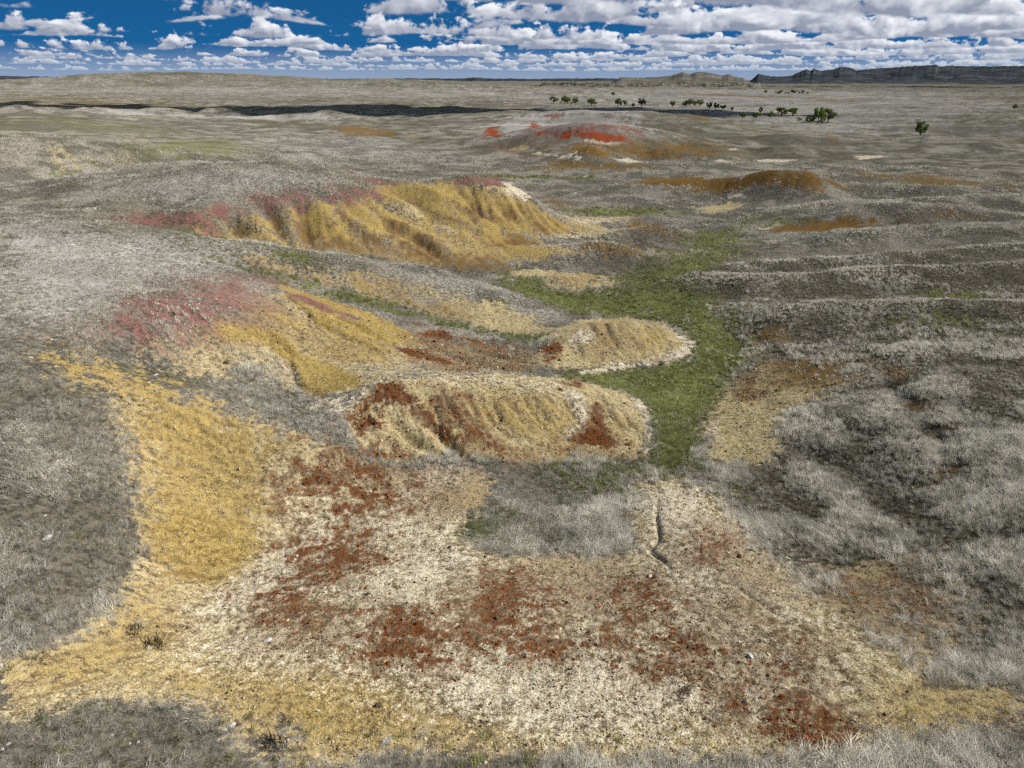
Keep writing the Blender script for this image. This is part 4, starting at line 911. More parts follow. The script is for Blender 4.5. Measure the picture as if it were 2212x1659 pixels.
    ('rust',0.646,0.04,0.045,[(-3.0,18.4),(-2.83,18.96),(-2.5,18.59),(-2.65,18.08)]),
    ('rust',0.136,0.05,0.05,[(-2.65,19.66),(-1.51,23.94),(0.57,26.4),(1.1,23.86),(-0.05,20.94),(-1.47,18.51)]),
    ('rust',0.646,0.04,0.045,[(-2.05,20.34),(-1.25,23.24),(0.08,24.72),(0.45,23.18),(-0.28,21.23),(-1.25,19.56)]),
    ('rust',0.152,0.05,0.05,[(-0.32,18.9),(0.59,21.87),(1.43,22.54),(2.37,20.59),(1.72,18.75)]),
    ('rust',0.722,0.04,0.045,[(0.15,19.4),(0.78,21.39),(1.33,21.84),(1.96,20.55),(1.54,19.3)]),
    ('rust',0.128,0.05,0.05,[(3.05,19.84),(4.28,23.02),(6.19,24.08),(5.01,20.89),(3.71,19.2)]),
    ('rust',0.6080000000000001,0.04,0.045,[(3.49,20.35),(4.32,22.45),(5.56,23.13),(4.82,21.07),(3.93,19.89)]),
    ('rust',0.136,0.05,0.05,[(5.43,20.66),(6.56,21.05),(7.43,19.57),(6.23,18.75),(5.62,19.23)]),
    ('rust',0.646,0.04,0.045,[(5.71,20.36),(6.46,20.63),(7.05,19.67),(6.25,19.12),(5.83,19.42)]),
    ('rust',0.128,0.05,0.05,[(4.04,18.82),(4.9,19.51),(5.25,18.84),(4.38,18.05)]),
    ('rust',0.6080000000000001,0.04,0.045,[(4.24,18.82),(4.82,19.28),(5.04,18.82),(4.46,18.29)]),
    ('rust',0.08,0.05,0.05,[(6.46,17.73),(7.84,18.09),(7.58,16.63),(6.38,15.58)]),
    ('rust',0.38,0.04,0.045,[(6.65,17.45),(7.57,17.7),(7.4,16.75),(6.6,16.04)]),
    ('rust',0.128,0.05,0.05,[(8.48,16.98),(9.51,16.29),(9.81,15.07),(8.8,14.63),(8.12,15.49)]),
    ('rust',0.6080000000000001,0.04,0.045,[(8.64,16.52),(9.33,16.1),(9.52,15.26),(8.85,14.96),(8.39,15.54)]),
    ('rust',0.11199999999999999,0.05,0.05,[(8.96,19.01),(9.79,19.27),(9.78,18.65),(9.01,18.48)]),
    ('rust',0.5319999999999999,0.04,0.045,[(9.1,18.95),(9.66,19.14),(9.65,18.72),(9.13,18.61)]),
    ('rust',0.08800000000000001,0.05,0.05,[(13.01,25.15),(17.98,23.95),(17.09,22.86),(13.68,23.33)]),
    ('rust',0.41800000000000004,0.04,0.045,[(13.94,24.84),(17.25,24.04),(16.6,23.22),(14.36,23.63)]),
    ('rust',0.08800000000000001,0.05,0.05,[(10.38,20.68),(11.34,20.49),(11.1,19.36),(10.19,19.56)]),
    ('rust',0.41800000000000004,0.04,0.045,[(10.51,20.46),(11.14,20.33),(10.99,19.58),(10.38,19.71)]),
    ('rust',0.11199999999999999,0.05,0.05,[(4.98,25.4),(6.13,25.04),(5.76,23.88),(4.92,24.12)]),
    ('rust',0.5319999999999999,0.04,0.045,[(5.14,25.1),(5.9,24.88),(5.65,24.11),(5.1,24.29)]),
    ('rust',0.08,0.05,0.05,[(8.58,29.84),(10.18,30.53),(9.89,27.2),(8.38,26.4)]),
    ('rust',0.38,0.04,0.045,[(8.8,29.32),(9.85,29.77),(9.68,27.59),(8.65,27.02)]),
    ('rust',0.055999999999999994,0.05,0.05,[(6.01,15.98),(11.4,16.08),(11.1,15.12),(6.77,15.05)]),
    ('rust',0.26599999999999996,0.04,0.045,[(6.95,15.82),(10.52,15.89),(10.36,15.28),(7.44,15.21)]),
    ('rust',0.055999999999999994,0.05,0.05,[(8.33,18.58),(11.17,15.77),(9.33,14.54)]),
    ('rust',0.26599999999999996,0.04,0.045,[(8.79,17.69),(10.66,15.89),(9.43,15.06)]),
    ('rust',0.2,0.05,0.04,[(0.52,27.2),(4.4,28.79),(6.25,24.64),(5.43,22.44),(2.65,22.34),(0.27,23.94)]),
    ('rust',0.18,0.05,0.04,[(9.03,30.23),(11.21,31.92),(11.74,26.58),(11.93,23.91),(9.47,23.59),(8.73,26.52)]),
    ('rust',0.15,0.05,0.04,[(7.12,23.36),(9.35,23.2),(10.19,18.48),(10.0,16.31),(7.75,16.07),(6.65,18.81)]),
    ('rust',0.28,0.05,0.04,[(-6.09,35.77),(-0.72,37.01),(-2.14,32.31),(-6.34,32.22)]),
    ('rust',0.15,0.05,0.04,[(-2.84,24.21),(0.92,26.28),(0.8,22.13),(-2.06,19.45)]),
    ('rust',0.25,0.05,0.04,[(-10.37,23.37),(-6.18,21.77),(-5.62,19.27),(-8.85,19.25)]),
    ('grass',0.95,0.02,0.03,[(-2.2,29.33),(-1.92,32.97),(-0.72,36.72),(1.27,38.66),(6.7,40.11),(6.66,36.34),(5.36,29.16),(4.13,28.42),(1.68,28.96),(-0.13,27.7)]),
    ('green',0.3,0.03,0.03,[(-2.08,29.34),(-1.89,32.39),(-0.41,33.23),(0.09,30.37),(-0.58,28.54)]),
    ('green',0.35,0.03,0.03,[(2.76,39.37),(6.7,40.11),(6.58,36.36),(3.99,36.58)]),
    ('grass',0.9,0.03,0.03,[(-26.35,30.23),(-21.84,34.79),(-19.79,31.64),(-17.83,28.43),(-16.48,25.8),(-15.13,22.29),(-14.42,19.83),(-14.7,17.81),(-16.58,16.21)]),
    ('grass',0.9,0.05,0.05,[(-14.58,13.45),(-12.04,14.72),(-10.77,15.17),(-9.12,15.0),(-7.64,13.93),(-6.82,12.75),(-13.66,12.19)]),
    ('grass',0.8,0.03,0.04,[(-6.98,14.17),(-6.51,15.06),(-5.99,14.24),(-6.18,13.3),(-6.65,13.27)]),
    ('grass',0.8,0.04,0.05,[(-3.98,13.22),(-3.58,13.68),(0.56,13.85),(1.8,13.55)]),
    ('grass',0.95,0.04,0.04,[(9.91,13.86),(10.89,14.49),(12.81,15.04),(15.53,15.47),(14.27,13.6)]),
]
PLACES = {
    'trees': [(43.48,793.09,6.189,8.841),(52.27,765.95,7.688,5.296),(55.41,765.73,6.405,6.149),(50.27,781.63,2.44,2.789),(61.7,745.48,7.651,5.655),(59.39,760.83,2.291,2.376),(75.1,720.57,6.836,8.686),(148.54,1128.74,5.265,6.018),(94.35,681.26,6.849,5.022),(97.04,680.88,5.476,3.042),(100.22,677.65,6.056,3.634),(105.84,667.15,2.982,3.131),(112.35,660.62,7.013,6.497),(138.19,657.08,5.728,4.406),(151.0,666.76,4.098,5.513),(155.34,667.17,5.591,6.858),(161.16,672.87,4.661,5.262),(167.72,681.31,5.632,6.393),(153.74,594.09,5.652,4.389),(158.07,591.68,5.529,3.686),(161.59,597.11,4.417,1.674),(162.9,591.64,3.916,2.672),(168.02,603.09,3.662,2.254),(168.27,582.52,3.403,2.45),(151.02,496.29,3.877,4.032),(161.66,501.73,4.389,6.896),(176.35,539.53,5.218,2.693),(169.27,498.1,3.696,5.447),(186.18,524.3,5.564,7.855),(193.25,522.92,5.101,6.203),(181.41,479.4,1.874,3.448),(184.32,468.47,4.103,6.302),(189.11,467.65,8.961,6.437),(200.64,480.64,7.965,8.04),(193.96,473.35,4.811,3.331),(419.8,1271.16,5.887,5.102),(439.3,1270.23,4.706,8.824),(444.56,1271.25,5.495,6.28),(451.27,1268.88,3.428,3.134),(456.61,1269.84,3.136,6.077),(465.5,1269.48,6.075,10.974),(474.36,1269.09,4.114,3.135),(480.12,1269.82,5.489,5.097),(500.58,1300.29,4.214,3.612),(185.32,341.07,6.509,5.144),(450.52,683.32,4.978,4.148)],
    'rocks': [(-18.14,23.15,0.488),(-20.29,25.57,0.194),(-20.05,25.59,0.194),(-19.0,24.48,0.169),(-18.23,23.6,0.165),(-26.86,37.05,0.363),(-22.28,41.03,0.405),(-7.95,14.69,0.315),(-8.04,14.45,0.233),(-8.02,14.01,0.127),(-10.81,13.88,0.187),(-10.21,13.68,0.111),(-10.04,13.77,0.112),(-13.13,13.34,0.133),(-13.13,13.13,0.131),(-9.57,19.92,0.25),(-9.82,19.55,0.181),(-8.69,19.65,0.33),(-5.78,15.63,0.179),(6.14,25.68,0.268),(8.47,19.38,0.328),(-2.95,27.99,0.286),(20.09,261.52,1.085),(19.97,258.39,0.908),(22.44,259.75,0.663),(22.46,256.63,0.902),(21.84,258.24,0.495),(20.68,431.08,1.097),(15.14,270.39,0.603),(17.28,270.26,0.688),(19.3,268.5,0.598)],
    'tufts': [(-6.18,21.92,0.395),(-4.86,23.69,0.382),(-5.78,23.13,0.338),(13.87,23.6,0.347),(13.38,22.82,0.3),(3.05,14.77,0.293),(7.52,36.55,0.442),(-4.1,14.67,0.316),(5.58,17.21,0.45),(-6.49,14.02,0.761),(-6.51,15.06,0.455),(-13.22,19.33,0.708),(-12.21,18.69,0.786)],
    'twigs': [(-16.13,25.23),(-15.31,24.43),(-15.28,23.98),(-14.52,23.72),(-17.05,21.27),(-17.22,22.41)],
}
TREE_NOTES = [
    ('tree', 'rounded green tree, leftmost of the row behind the red mound', 'trees lining the draw beyond the red mound'),
    ('tree', "taller tree of the touching pair, second from the row's left end", 'trees lining the draw beyond the red mound'),
    ('tree', 'broader lower tree of the touching pair behind the red mound', 'trees lining the draw beyond the red mound'),
    ('bush', 'tiny bush just left of the touching pair of trees', 'trees lining the draw beyond the red mound'),
    ('tree', 'upright oval tree between the touching pair and the dark round tree', 'trees lining the draw beyond the red mound'),
    ('bush', 'tiny bush at the foot of the upright oval tree', 'trees lining the draw beyond the red mound'),
    ('tree', "dark round tree standing alone at the cloud shadow's edge", 'trees lining the draw beyond the red mound'),
    ('tree', 'small solitary tree farther back on the pale plain', 'trees lining the draw beyond the red mound'),
    ('tree', 'taller tree of the close pair right of the dark round tree', 'trees lining the draw beyond the red mound'),
    ('tree', 'shorter tree of the close pair right of the dark round tree', 'trees lining the draw beyond the red mound'),
    ('tree', 'slim tree just right of the close pair', 'trees lining the draw beyond the red mound'),
    ('bush', 'low dark bush between the slim tree and the full round tree', 'trees lining the draw beyond the red mound'),
    ('tree', 'full round tree at the right end of the row behind the mound', 'trees lining the draw beyond the red mound'),
    ('tree', 'single tree standing just left of the dense four-tree grove', 'trees along the creek on the plain'),
    ('tree', 'lowest leftmost tree of the dense four-tree grove', 'trees along the creek on the plain'),
    ('tree', 'second tree from the left in the dense four-tree grove', 'trees along the creek on the plain'),
    ('tree', 'third tree from the left in the dense four-tree grove', 'trees along the creek on the plain'),
    ('tree', 'rightmost tree of the dense four-tree grove', 'trees along the creek on the plain'),
    ('tall', 'first open tree with a visible trunk right of the grove', 'trees along the creek on the plain'),
    ('tall', 'tallest open tree with bare trunk right of the grove', 'trees along the creek on the plain'),
    ('tall', 'thin sapling beside the tallest bare-trunked tree', 'trees along the creek on the plain'),
    ('tall', 'left tree of the small forked pair with bare trunks', 'trees along the creek on the plain'),
    ('tall', 'right tree of the small forked pair with bare trunks', 'trees along the creek on the plain'),
    ('tall', 'little dark tree alone between the forked pair and the creek bushes', 'trees along the creek on the plain'),
    ('tree', 'ragged small tree, leftmost on the creek bank', 'trees along the creek on the plain'),
    ('bush', 'broad rounded bush on the creek bank', 'trees along the creek on the plain'),
    ('tall', 'narrow tree rising behind the broad rounded bush', 'trees along the creek on the plain'),
    ('bush', 'straggly dark bush between the round bush and the spreading tree', 'trees along the creek on the plain'),
    ('tree', 'wide spreading tree in the middle of the creek bank', 'trees along the creek on the plain'),
    ('tree', 'leaning tree right of the wide spreading tree', 'trees along the creek on the plain'),
    ('bush', 'low pale bush left of the big tree clump', 'trees along the creek on the plain'),
    ('bush', 'rounded bush at the left foot of the two biggest trees', 'trees along the creek on the plain'),
    ('tall', 'tall airy tree, highest of the big clump by the creek', 'trees along the creek on the plain'),
    ('tree', 'massive full-crowned tree at the right of the big clump', 'trees along the creek on the plain'),
    ('bush', 'low branches between the two biggest trees of the clump', 'trees along the creek on the plain'),
    ('tree', 'leftmost tree of the far row on the pale plain', 'far row of trees on the plain'),
    ('bush', 'low wide bush second in the far row', 'far row of trees on the plain'),
    ('tree', "tree at the right end of the far row's wide bush", 'far row of trees on the plain'),
    ('bush', 'tiny round bush in the middle of the far row', 'far row of trees on the plain'),
    ('bush', "flat low bush left of the far row's largest tree", 'far row of trees on the plain'),
    ('tree', 'largest broad tree of the far row', 'far row of trees on the plain'),
    ('tree', "small tree just right of the far row's largest tree", 'far row of trees on the plain'),
    ('tree', 'round tree second from the right in the far row', 'far row of trees on the plain'),
    ('tree', 'last tree at the right end of the far row', 'far row of trees on the plain'),
    ('tree', 'solitary dark tree standing alone on the right of the plain', None),
    ('tree', 'small distant tree at the far right edge of the plain', None),
]
MESA_SKY = [(16.78, 39.5), (17.22, 51.4), (17.65, 63.1), (18.56, 42.9), (19.44, 44.0), (19.97, 55.6), (20.48, 83.4), (20.73, 92.5), (21.02, 83.2), (21.21, 94.6), (21.77, 80.6), (22.38, 94.0), (22.83, 108.6), (23.4, 104.8), (23.95, 84.2), (24.85, 92.7), (25.84, 101.0), (26.62, 107.1), (27.29, 113.2), (28.62, 117.5), (28.73, 105.5), (29.47, 110.3), (30.58, 105.1), (31.92, 106.1), (33.32, 107.9), (34.9, 108.3), (37.32, 98.0), (40.28, 100.6), (43.69, 87.7)]
HILL_SKY = [(6.88, 36.0), (10.5, 34.1), (11.68, 44.9), (12.42, 65.7), (12.66, 59.3), (12.9, 52.1), (13.41, 62.8), (14.0, 60.9), (14.35, 54.6), (15.17, 42.9), (15.62, 51.7), (15.98, 39.2), (17.01, 28.5), (17.71, 16.0)]
SCARP_SKY = [(0.48, 12.0), (3.23, 14.1), (6.63, 13.5), (10.66, 12.2), (12.63, 16.3), (15.22, 15.1), (17.76, 12.6), (19.61, 10.2)]
RIM_SKY = [(-45.57, 34.5), (-37.97, 43.3), (-33.45, 52.2), (-30.51, 45.0), (-25.74, 29.0), (-10.37, 29.4), (-7.02, 34.2), (-3.63, 31.9), (-2.77, 46.0), (-2.09, 34.3), (1.51, 29.5), (6.62, 34.2), (13.26, 29.4)]
ROCK_NOTES = [
    ('rock', 'largest flat white rock, in the grey grass at left', 'white rocks in the near grass and soil'),
    ('rock', 'left one of the two small white rocks high in the left grass', 'white rocks in the near grass and soil'),
    ('rock', 'right one of the two small white rocks high in the left grass', 'white rocks in the near grass and soil'),
    ('rock', 'small white rock between the largest rock and the small pair above', 'white rocks in the near grass and soil'),
    ('rock', 'white chip just above the largest flat white rock', 'white rocks in the near grass and soil'),
    ('rock', 'white rock on the grey slope above the yellow ridge, far left', 'white rocks in the near grass and soil'),
    ('rock', 'pale rock lying on top of the yellow ridge crest', 'white rocks in the near grass and soil'),
    ('rock', 'bigger flaky white rock at the bottom, beside an ochre patch', 'white rocks in the near grass and soil'),
    ('rock', 'smaller flaky white rock touching the bigger one by the ochre patch', 'white rocks in the near grass and soil'),
    ('rock', 'white chip below the two flaky rocks at the bottom', 'white rocks in the near grass and soil'),
    ('rock', 'angular white rock alone in the bottom grass, left of the flaky pair', 'white rocks in the near grass and soil'),
    ('rock', 'left of two white chips in the bottom grass', 'white rocks in the near grass and soil'),
    ('rock', 'right of two white chips in the bottom grass', 'white rocks in the near grass and soil'),
    ('rock', 'upper white rock at the bottom left corner', 'white rocks in the near grass and soil'),
    ('rock', 'lower white rock at the bottom left corner', 'white rocks in the near grass and soil'),
    ('rock', 'middle white rock of the three on the speckled soil', 'white rocks in the near grass and soil'),
    ('rock', 'smallest, left white rock of the three on the speckled soil', 'white rocks in the near grass and soil'),
    ('rock', 'widest, right white rock of the three on the speckled soil', 'white rocks in the near grass and soil'),
    ('rock', 'lone white rock on the cream soil near the bottom', 'white rocks in the near grass and soil'),
    ('rock', 'pale rock below the cracked soil rib', 'white rocks in the near grass and soil'),
    ('rock', 'pale rock on the speckled soil right of the rust patches', 'white rocks in the near grass and soil'),
    ('boulder', 'small dark stone left of the grass patch in the foreground', 'dark stones'),
    ('boulder', 'upper large black boulder on the red mound, left of the red face', 'black boulders on the red mound'),
    ('boulder', 'lower large black boulder on the red mound, left of the red face', 'black boulders on the red mound'),
    ('boulder', "small black boulder at the red face's upper corner", 'black boulders on the red mound'),
    ('boulder', "black boulder at the red face's left edge", 'black boulders on the red mound'),
    ('boulder', 'smallest black boulder between the larger ones on the mound', 'black boulders on the red mound'),
    ('boulder', "topmost black boulder in the line on the red mound's grey crest", 'black boulders in the crest line'),
    ('boulder', 'second black boulder down the grey crest line', 'black boulders in the crest line'),
    ('boulder', 'third black boulder down the grey crest line', 'black boulders in the crest line'),
    ('boulder', 'lowest black boulder in the grey crest line', 'black boulders in the crest line'),
]
TUFT_NOTES = [
    ('green_tuft', 'green tuft beside the small rust patch on cream soil', 'green tufts'),
    ('green_tuft', 'green tuft on the white soil above the orange rust patch', 'green tufts'),
    ('green_tuft', 'olive tuft between the other two tufts on white soil', 'green tufts'),
    ('green_tuft', 'upper green tuft of the pair at the grass edge, right', 'green tufts'),
    ('green_tuft', 'lower green tuft of the pair at the grass edge, right', 'green tufts'),
    ('green_tuft', 'green tuft on the grey speckled soil at the bottom', 'green tufts'),
    ('green_tuft', 'dark green tuft at the tip of the pale cracked rib', 'green tufts'),
    ('green_tuft', 'faded tuft at the foot of the picture below the yellow soil', 'green tufts'),
    ('dead_shrub', 'black dead shrub on the speckled soil', 'dead shrubs'),
    ('dead_shrub', 'widest dark dead shrub at the bottom beside the ochre patch', 'dead shrubs'),
    ('dead_shrub', 'smaller dark shrub above the widest one at the bottom', 'dead shrubs'),
    ('dead_shrub', 'dark shrub on the ochre fringe at lower left', 'dead shrubs'),
    ('dead_shrub', 'dark brush streak right of the ochre fringe shrub', 'dead shrubs'),
]
TWIG_NOTES = [
    'bare forked twig lying at the left edge of the yellow slope',
    'dark twig lying just below the forked one',
    'pale thin twig in the left grey grass',
]
CLOUD_SHADOWS = [
    (-400.0,700.0,900.0,330.0,58.0,-0.07,80.0),
    (-60.0,615.0,900.0,210.0,95.0,-0.244,70.0),
    (110.0,560.0,900.0,120.0,28.0,-0.175,26.0),
    (1000.0,2500.0,1300.0,900.0,130.0,-0.262,40.0),
    (-930.0,2590.0,1200.0,340.0,75.0,0.209,40.0),
]

# ---------------------------------------------------------------- terrain maths
TAU = 2 * math.pi

def hash2(ix, iy, seed):
    h = (ix.astype(np.int64) * 374761393 + iy.astype(np.int64) * 668265263 + seed * 974711) & 0x7fffffff
    h = ((h ^ (h >> 13)) * 1274126177) & 0x7fffffff
    h = h ^ (h >> 16)
    return (h & 0xffff).astype(np.float32) / 65535.0

def vnoise(x, y, seed=0):
    fx = np.floor(x); fy = np.floor(y)
    tx = (x - fx).astype(np.float32); ty = (y - fy).astype(np.float32)
    ix = fx.astype(np.int64); iy = fy.astype(np.int64)
    tx = tx * tx * tx * (tx * (tx * 6 - 15) + 10); ty = ty * ty * ty * (ty * (ty * 6 - 15) + 10)
    a = hash2(ix, iy, seed); b = hash2(ix + 1, iy, seed)
    c = hash2(ix, iy + 1, seed); d = hash2(ix + 1, iy + 1, seed)
    return (a + (b - a) * tx) * (1 - ty) + (c + (d - c) * tx) * ty - 0.5

def fbm(x, y, octaves=4, seed=0, gain=0.5):
    out = np.zeros(np.shape(x), np.float32); amp = 1.0; tot = 0.0
    c, s = 0.8, 0.6
    for o in range(octaves):
        out += amp * vnoise(x, y, seed + o * 17); tot += amp
        x, y = (c * x - s * y) * 2.03 + 3.7, (s * x + c * y) * 2.03 - 1.9
        amp *= gain
    return out / tot * 2.0

def smooth(a, b, x):
    t = np.clip((x - a) / (b - a), 0, 1)
    return t * t * (3 - 2 * t)

# broad relief: a thin-plate sheet through surveyed spot heights, in (bearing, log distance)
CU0, CU1, CNU = math.radians(-82), math.radians(82), 329
CV0, CV1, CNV = math.log(2.5), math.log(16000), 351

def fit_sheet(spots):
    p = np.array(spots, np.float64)
    u = np.arctan2(p[:, 0], p[:, 1]); v = np.log(np.hypot(p[:, 0], p[:, 1])); z = p[:, 2]
    n = len(p)
    d2 = (u[:, None] - u) ** 2 + (v[:, None] - v) ** 2
    K = 0.5 * d2 * np.log(d2 + 1e-12) + np.eye(n) * 2e-4
    P = np.stack([np.ones(n), u, v], 1)
    A = np.zeros((n + 3, n + 3)); A[:n, :n] = K; A[:n, n:] = P; A[n:, :n] = P.T
    w = np.linalg.solve(A, np.concatenate([z, np.zeros(3)]))
    gu = np.linspace(CU0, CU1, CNU); gv = np.linspace(CV0, CV1, CNV)
    out = np.zeros((CNV, CNU))
    for j in range(CNV):
        d2 = (gu[:, None] - u) ** 2 + (gv[j] - v) ** 2
        out[j] = (0.5 * d2 * np.log(d2 + 1e-12)) @ w[:n] + w[n] + w[n + 1] * gu + w[n + 2] * gv[j]
    return out.astype(np.float32)

def bspline(t):
    return ((1 - t) ** 3 / 6, (3 * t ** 3 - 6 * t ** 2 + 4) / 6, (-3 * t ** 3 + 3 * t ** 2 + 3 * t + 1) / 6, t ** 3 / 6)

def sheet_height(sheet, u, v):
    su = np.clip((u - CU0) / (CU1 - CU0) * (CNU - 1), 1.001, CNU - 3.001)
    sv = np.clip((v - CV0) / (CV1 - CV0) * (CNV - 1), 1.001, CNV - 3.001)
    iu = su.astype(np.int64); iv = sv.astype(np.int64)
    wu = bspline((su - iu).astype(np.float32)); wv = bspline((sv - iv).astype(np.float32))
    z = 0
    for a in range(4):
        for b in range(4):
            z = z + wv[a] * wu[b] * sheet[iv + a - 1, iu + b - 1]
    back = 7.0 * (1 - smooth(3.2, 5.5, v))
    return z + (back - z) * smooth(math.radians(58), math.radians(78), np.abs(u))

def line_field(x, y, pts, reach):
    """distance to a polyline and its interpolated last columns; only points within reach"""
    p = np.array(pts, np.float64)
    sel = np.nonzero((x > p[:, 0].min() - reach) & (x < p[:, 0].max() + reach) & (y > p[:, 1].min() - reach) & (y < p[:, 1].max() + reach))[0]
    if len(sel) == 0:
        return sel, None, None
    xs = x[sel]; ys = y[sel]
    best = np.full(len(sel), 1e18); val = np.zeros((len(sel), p.shape[1] - 2)); den = np.zeros(len(sel)); w0 = p[:, 3].max()
    for i in range(max(1, len(p) - 1)):
        a = p[i]; b = p[min(i + 1, len(p) - 1)]
        ex, ey = b[0] - a[0], b[1] - a[1]
        L = ex * ex + ey * ey
        t = np.clip(((xs - a[0]) * ex + (ys - a[1]) * ey) / L, 0, 1) if L > 0 else np.zeros(len(sel))
        dx = xs - a[0] - t * ex; dy = ys - a[1] - t * ey
        d2 = dx * dx + dy * dy
        best = np.minimum(best, d2)
        wt = np.exp(-2.5 * d2 / w0 ** 2) + 1e-12
        val += (a[2:] + (b[2:] - a[2:]) * t[:, None]) * wt[:, None]; den += wt
    return sel, np.sqrt(best), val / den[:, None]

def add_lines(z, x, y, feats):
    for p, pts in feats:
        w = max(q[3] for q in pts)
        sel, dist, val = line_field(x, y, pts, 3.2 * w)
        if len(sel):
            z[sel] += (val[:, 0] * np.exp(-(dist / val[:, 1]) ** p)).astype(z.dtype)
    return z

def macro_height(sheet, lines, x, y):
    u = np.arctan2(x, y); v = np.log(np.maximum(np.hypot(x, y), 2.6))
    z = sheet_height(sheet, u, v).astype(np.float32)
    return add_lines(z, x, y, lines)

def poly_sd(px, py, poly):
    """signed distance to a closed polygon, positive inside"""
    n = len(poly)
    best = np.full(len(px), 1e18); inside = np.zeros(len(px), bool)
    for i in range(n):
        ax, ay = poly[i]; bx, by = poly[(i + 1) % n]
        ex, ey = bx - ax, by - ay
        L = ex * ex + ey * ey + 1e-18
        t = np.clip(((px - ax) * ex + (py - ay) * ey) / L, 0, 1)
        d2 = (px - ax - t * ex) ** 2 + (py - ay - t * ey) ** 2
        np.minimum(best, d2, out=best)
        c = (ay > py) != (by > py)
        inside ^= c & (px < (bx - ax) * (py - ay) / (by - ay + 1e-18) + ax)
    return np.where(inside, 1, -1) * np.sqrt(best)

# ---------------------------------------------------------------- the ground
def new_mesh_object(name, verts, faces_idx, mat, smooth_shade=True, parent=None):
    """verts (n,3) array, faces_idx (m,4) or (m,3) array"""
    me = bpy.data.meshes.new(name)
    n = len(verts); m, k = faces_idx.shape
    me.vertices.add(n); me.vertices.foreach_set('co', np.ascontiguousarray(verts, np.float32).ravel())
    me.loops.add(m * k); me.loops.foreach_set('vertex_index', np.ascontiguousarray(faces_idx, np.int32).ravel())
    me.polygons.add(m); me.polygons.foreach_set('loop_start', np.arange(0, m * k, k, dtype=np.int32))
    me.polygons.foreach_set('use_smooth', np.full(m, smooth_shade))
    me.update(calc_edges=True)
    if mat: me.materials.append(mat)
    o = bpy.data.objects.new(name, me); scene.collection.objects.link(o)
    if parent: o.parent = parent
    return o

def grid_faces(nr, nc, wrap=False):
    i = np.arange(nr - 1)[:, None] * nc; j = np.arange(nc if wrap else nc - 1)[None, :]
    j2 = (j + 1) % nc
    return np.stack([i + j, i + j2, i + nc + j2, i + nc + j], -1).reshape(-1, 4)

NCOL, DV1, DV2, DV3 = 900, 0.0045, 0.007, 0.022
SHEET = fit_sheet(SPOTS)
DENSE = math.radians(56)
ucols = np.concatenate([np.linspace(-math.pi, -DENSE, 60, endpoint=False), np.linspace(-DENSE, DENSE, NCOL), np.linspace(DENSE, math.pi, 60, endpoint=False)[1:]])
vrows = np.concatenate([np.arange(math.log(2.6), math.log(12), 0.08), np.arange(math.log(12), math.log(60), DV1),
                        np.arange(math.log(60), math.log(320), DV2), np.arange(math.log(320), math.log(15500), DV3)])
NC, NR = len(ucols), len(vrows)
U, V = np.meshgrid(ucols, vrows)
U = U.ravel(); V = V.ravel(); D = np.exp(V)
X = D * np.sin(U); Y = D * np.cos(U)
Z = macro_height(SHEET, LINES, X, Y)

# zones of bare soil and grass, painted in order over the dry prairie
ZONES = ['tan', 'yellow', 'white', 'rust', 'pink', 'green', 'brown', 'ash', 'red']
zone = np.zeros((9, len(X)), np.float32)
warp_a = fbm(U * 60, V * 60, 4, 3); warp_b = fbm(U * 220, V * 220, 3, 9)
for name, strength, soft, rag, pts in PATCHES:
    pu = [(math.atan2(a, b), math.log(math.hypot(a, b))) for a, b in pts]
    us = [p[0] for p in pu]; vs = [p[1] for p in pu]
    m = soft * 2 + rag * 3
    sel = np.nonzero((U > min(us) - m) & (U < max(us) + m) & (V > min(vs) - m) & (V < max(vs) + m))[0]
    if len(sel) == 0: continue
    sd = poly_sd(U[sel], V[sel], pu) + rag * (1.5 * warp_a[sel] + 1.3 * warp_b[sel])
    w = smooth(-1.5 * soft, 1.5 * soft, sd).astype(np.float32) * strength
    zone[:, sel] *= 1 - w
    if name != 'grass': zone[ZONES.index(name), sel] += w
bare = np.clip(zone[0] + zone[1] + zone[2] + zone[3] + zone[4] * .95 + zone[6] * .85 + zone[8], 0, 1)

# small relief
near = 1 - smooth(60, 260, D)
Z += (fbm(X / 9, Y / 9, 4, 21) * 0.5 * (0.35 + 0.65 * smooth(18, 45, D)) * (1 - 0.5 * bare)).astype(np.float32)
Z += (fbm(X / 1.6, Y / 1.6, 4, 31) * 0.10 * near).astype(np.float32)
pop = fbm(X / 0.5, Y / 0.5, 3, 35)
Z += ((0.035 * pop + 0.03 * np.abs(pop)) * (1 - smooth(35, 90, D)) * (0.4 + 0.6 * bare)).astype(np.float32)
Z += (fbm(X / 4.5, Y / 4.5, 4, 37) * 0.28 * (1 - bare) * smooth(22, 50, D) * (1 - smooth(250, 500, D))).astype(np.float32)
Z += (fbm(X / 60, Y / 60, 4, 41) * 2.4 * smooth(120, 320, D)).astype(np.float32)
draw = fbm(X / 150 + 5, Y / 150, 4, 61)
Z -= ((1 - np.minimum(1, np.abs(draw) * 5)) * 2.6 * smooth(180, 420, D)).astype(np.float32)
Z += (fbm(X / 320, Y / 320, 4, 51) * 4.0 * smooth(450, 1600, D)).astype(np.float32)

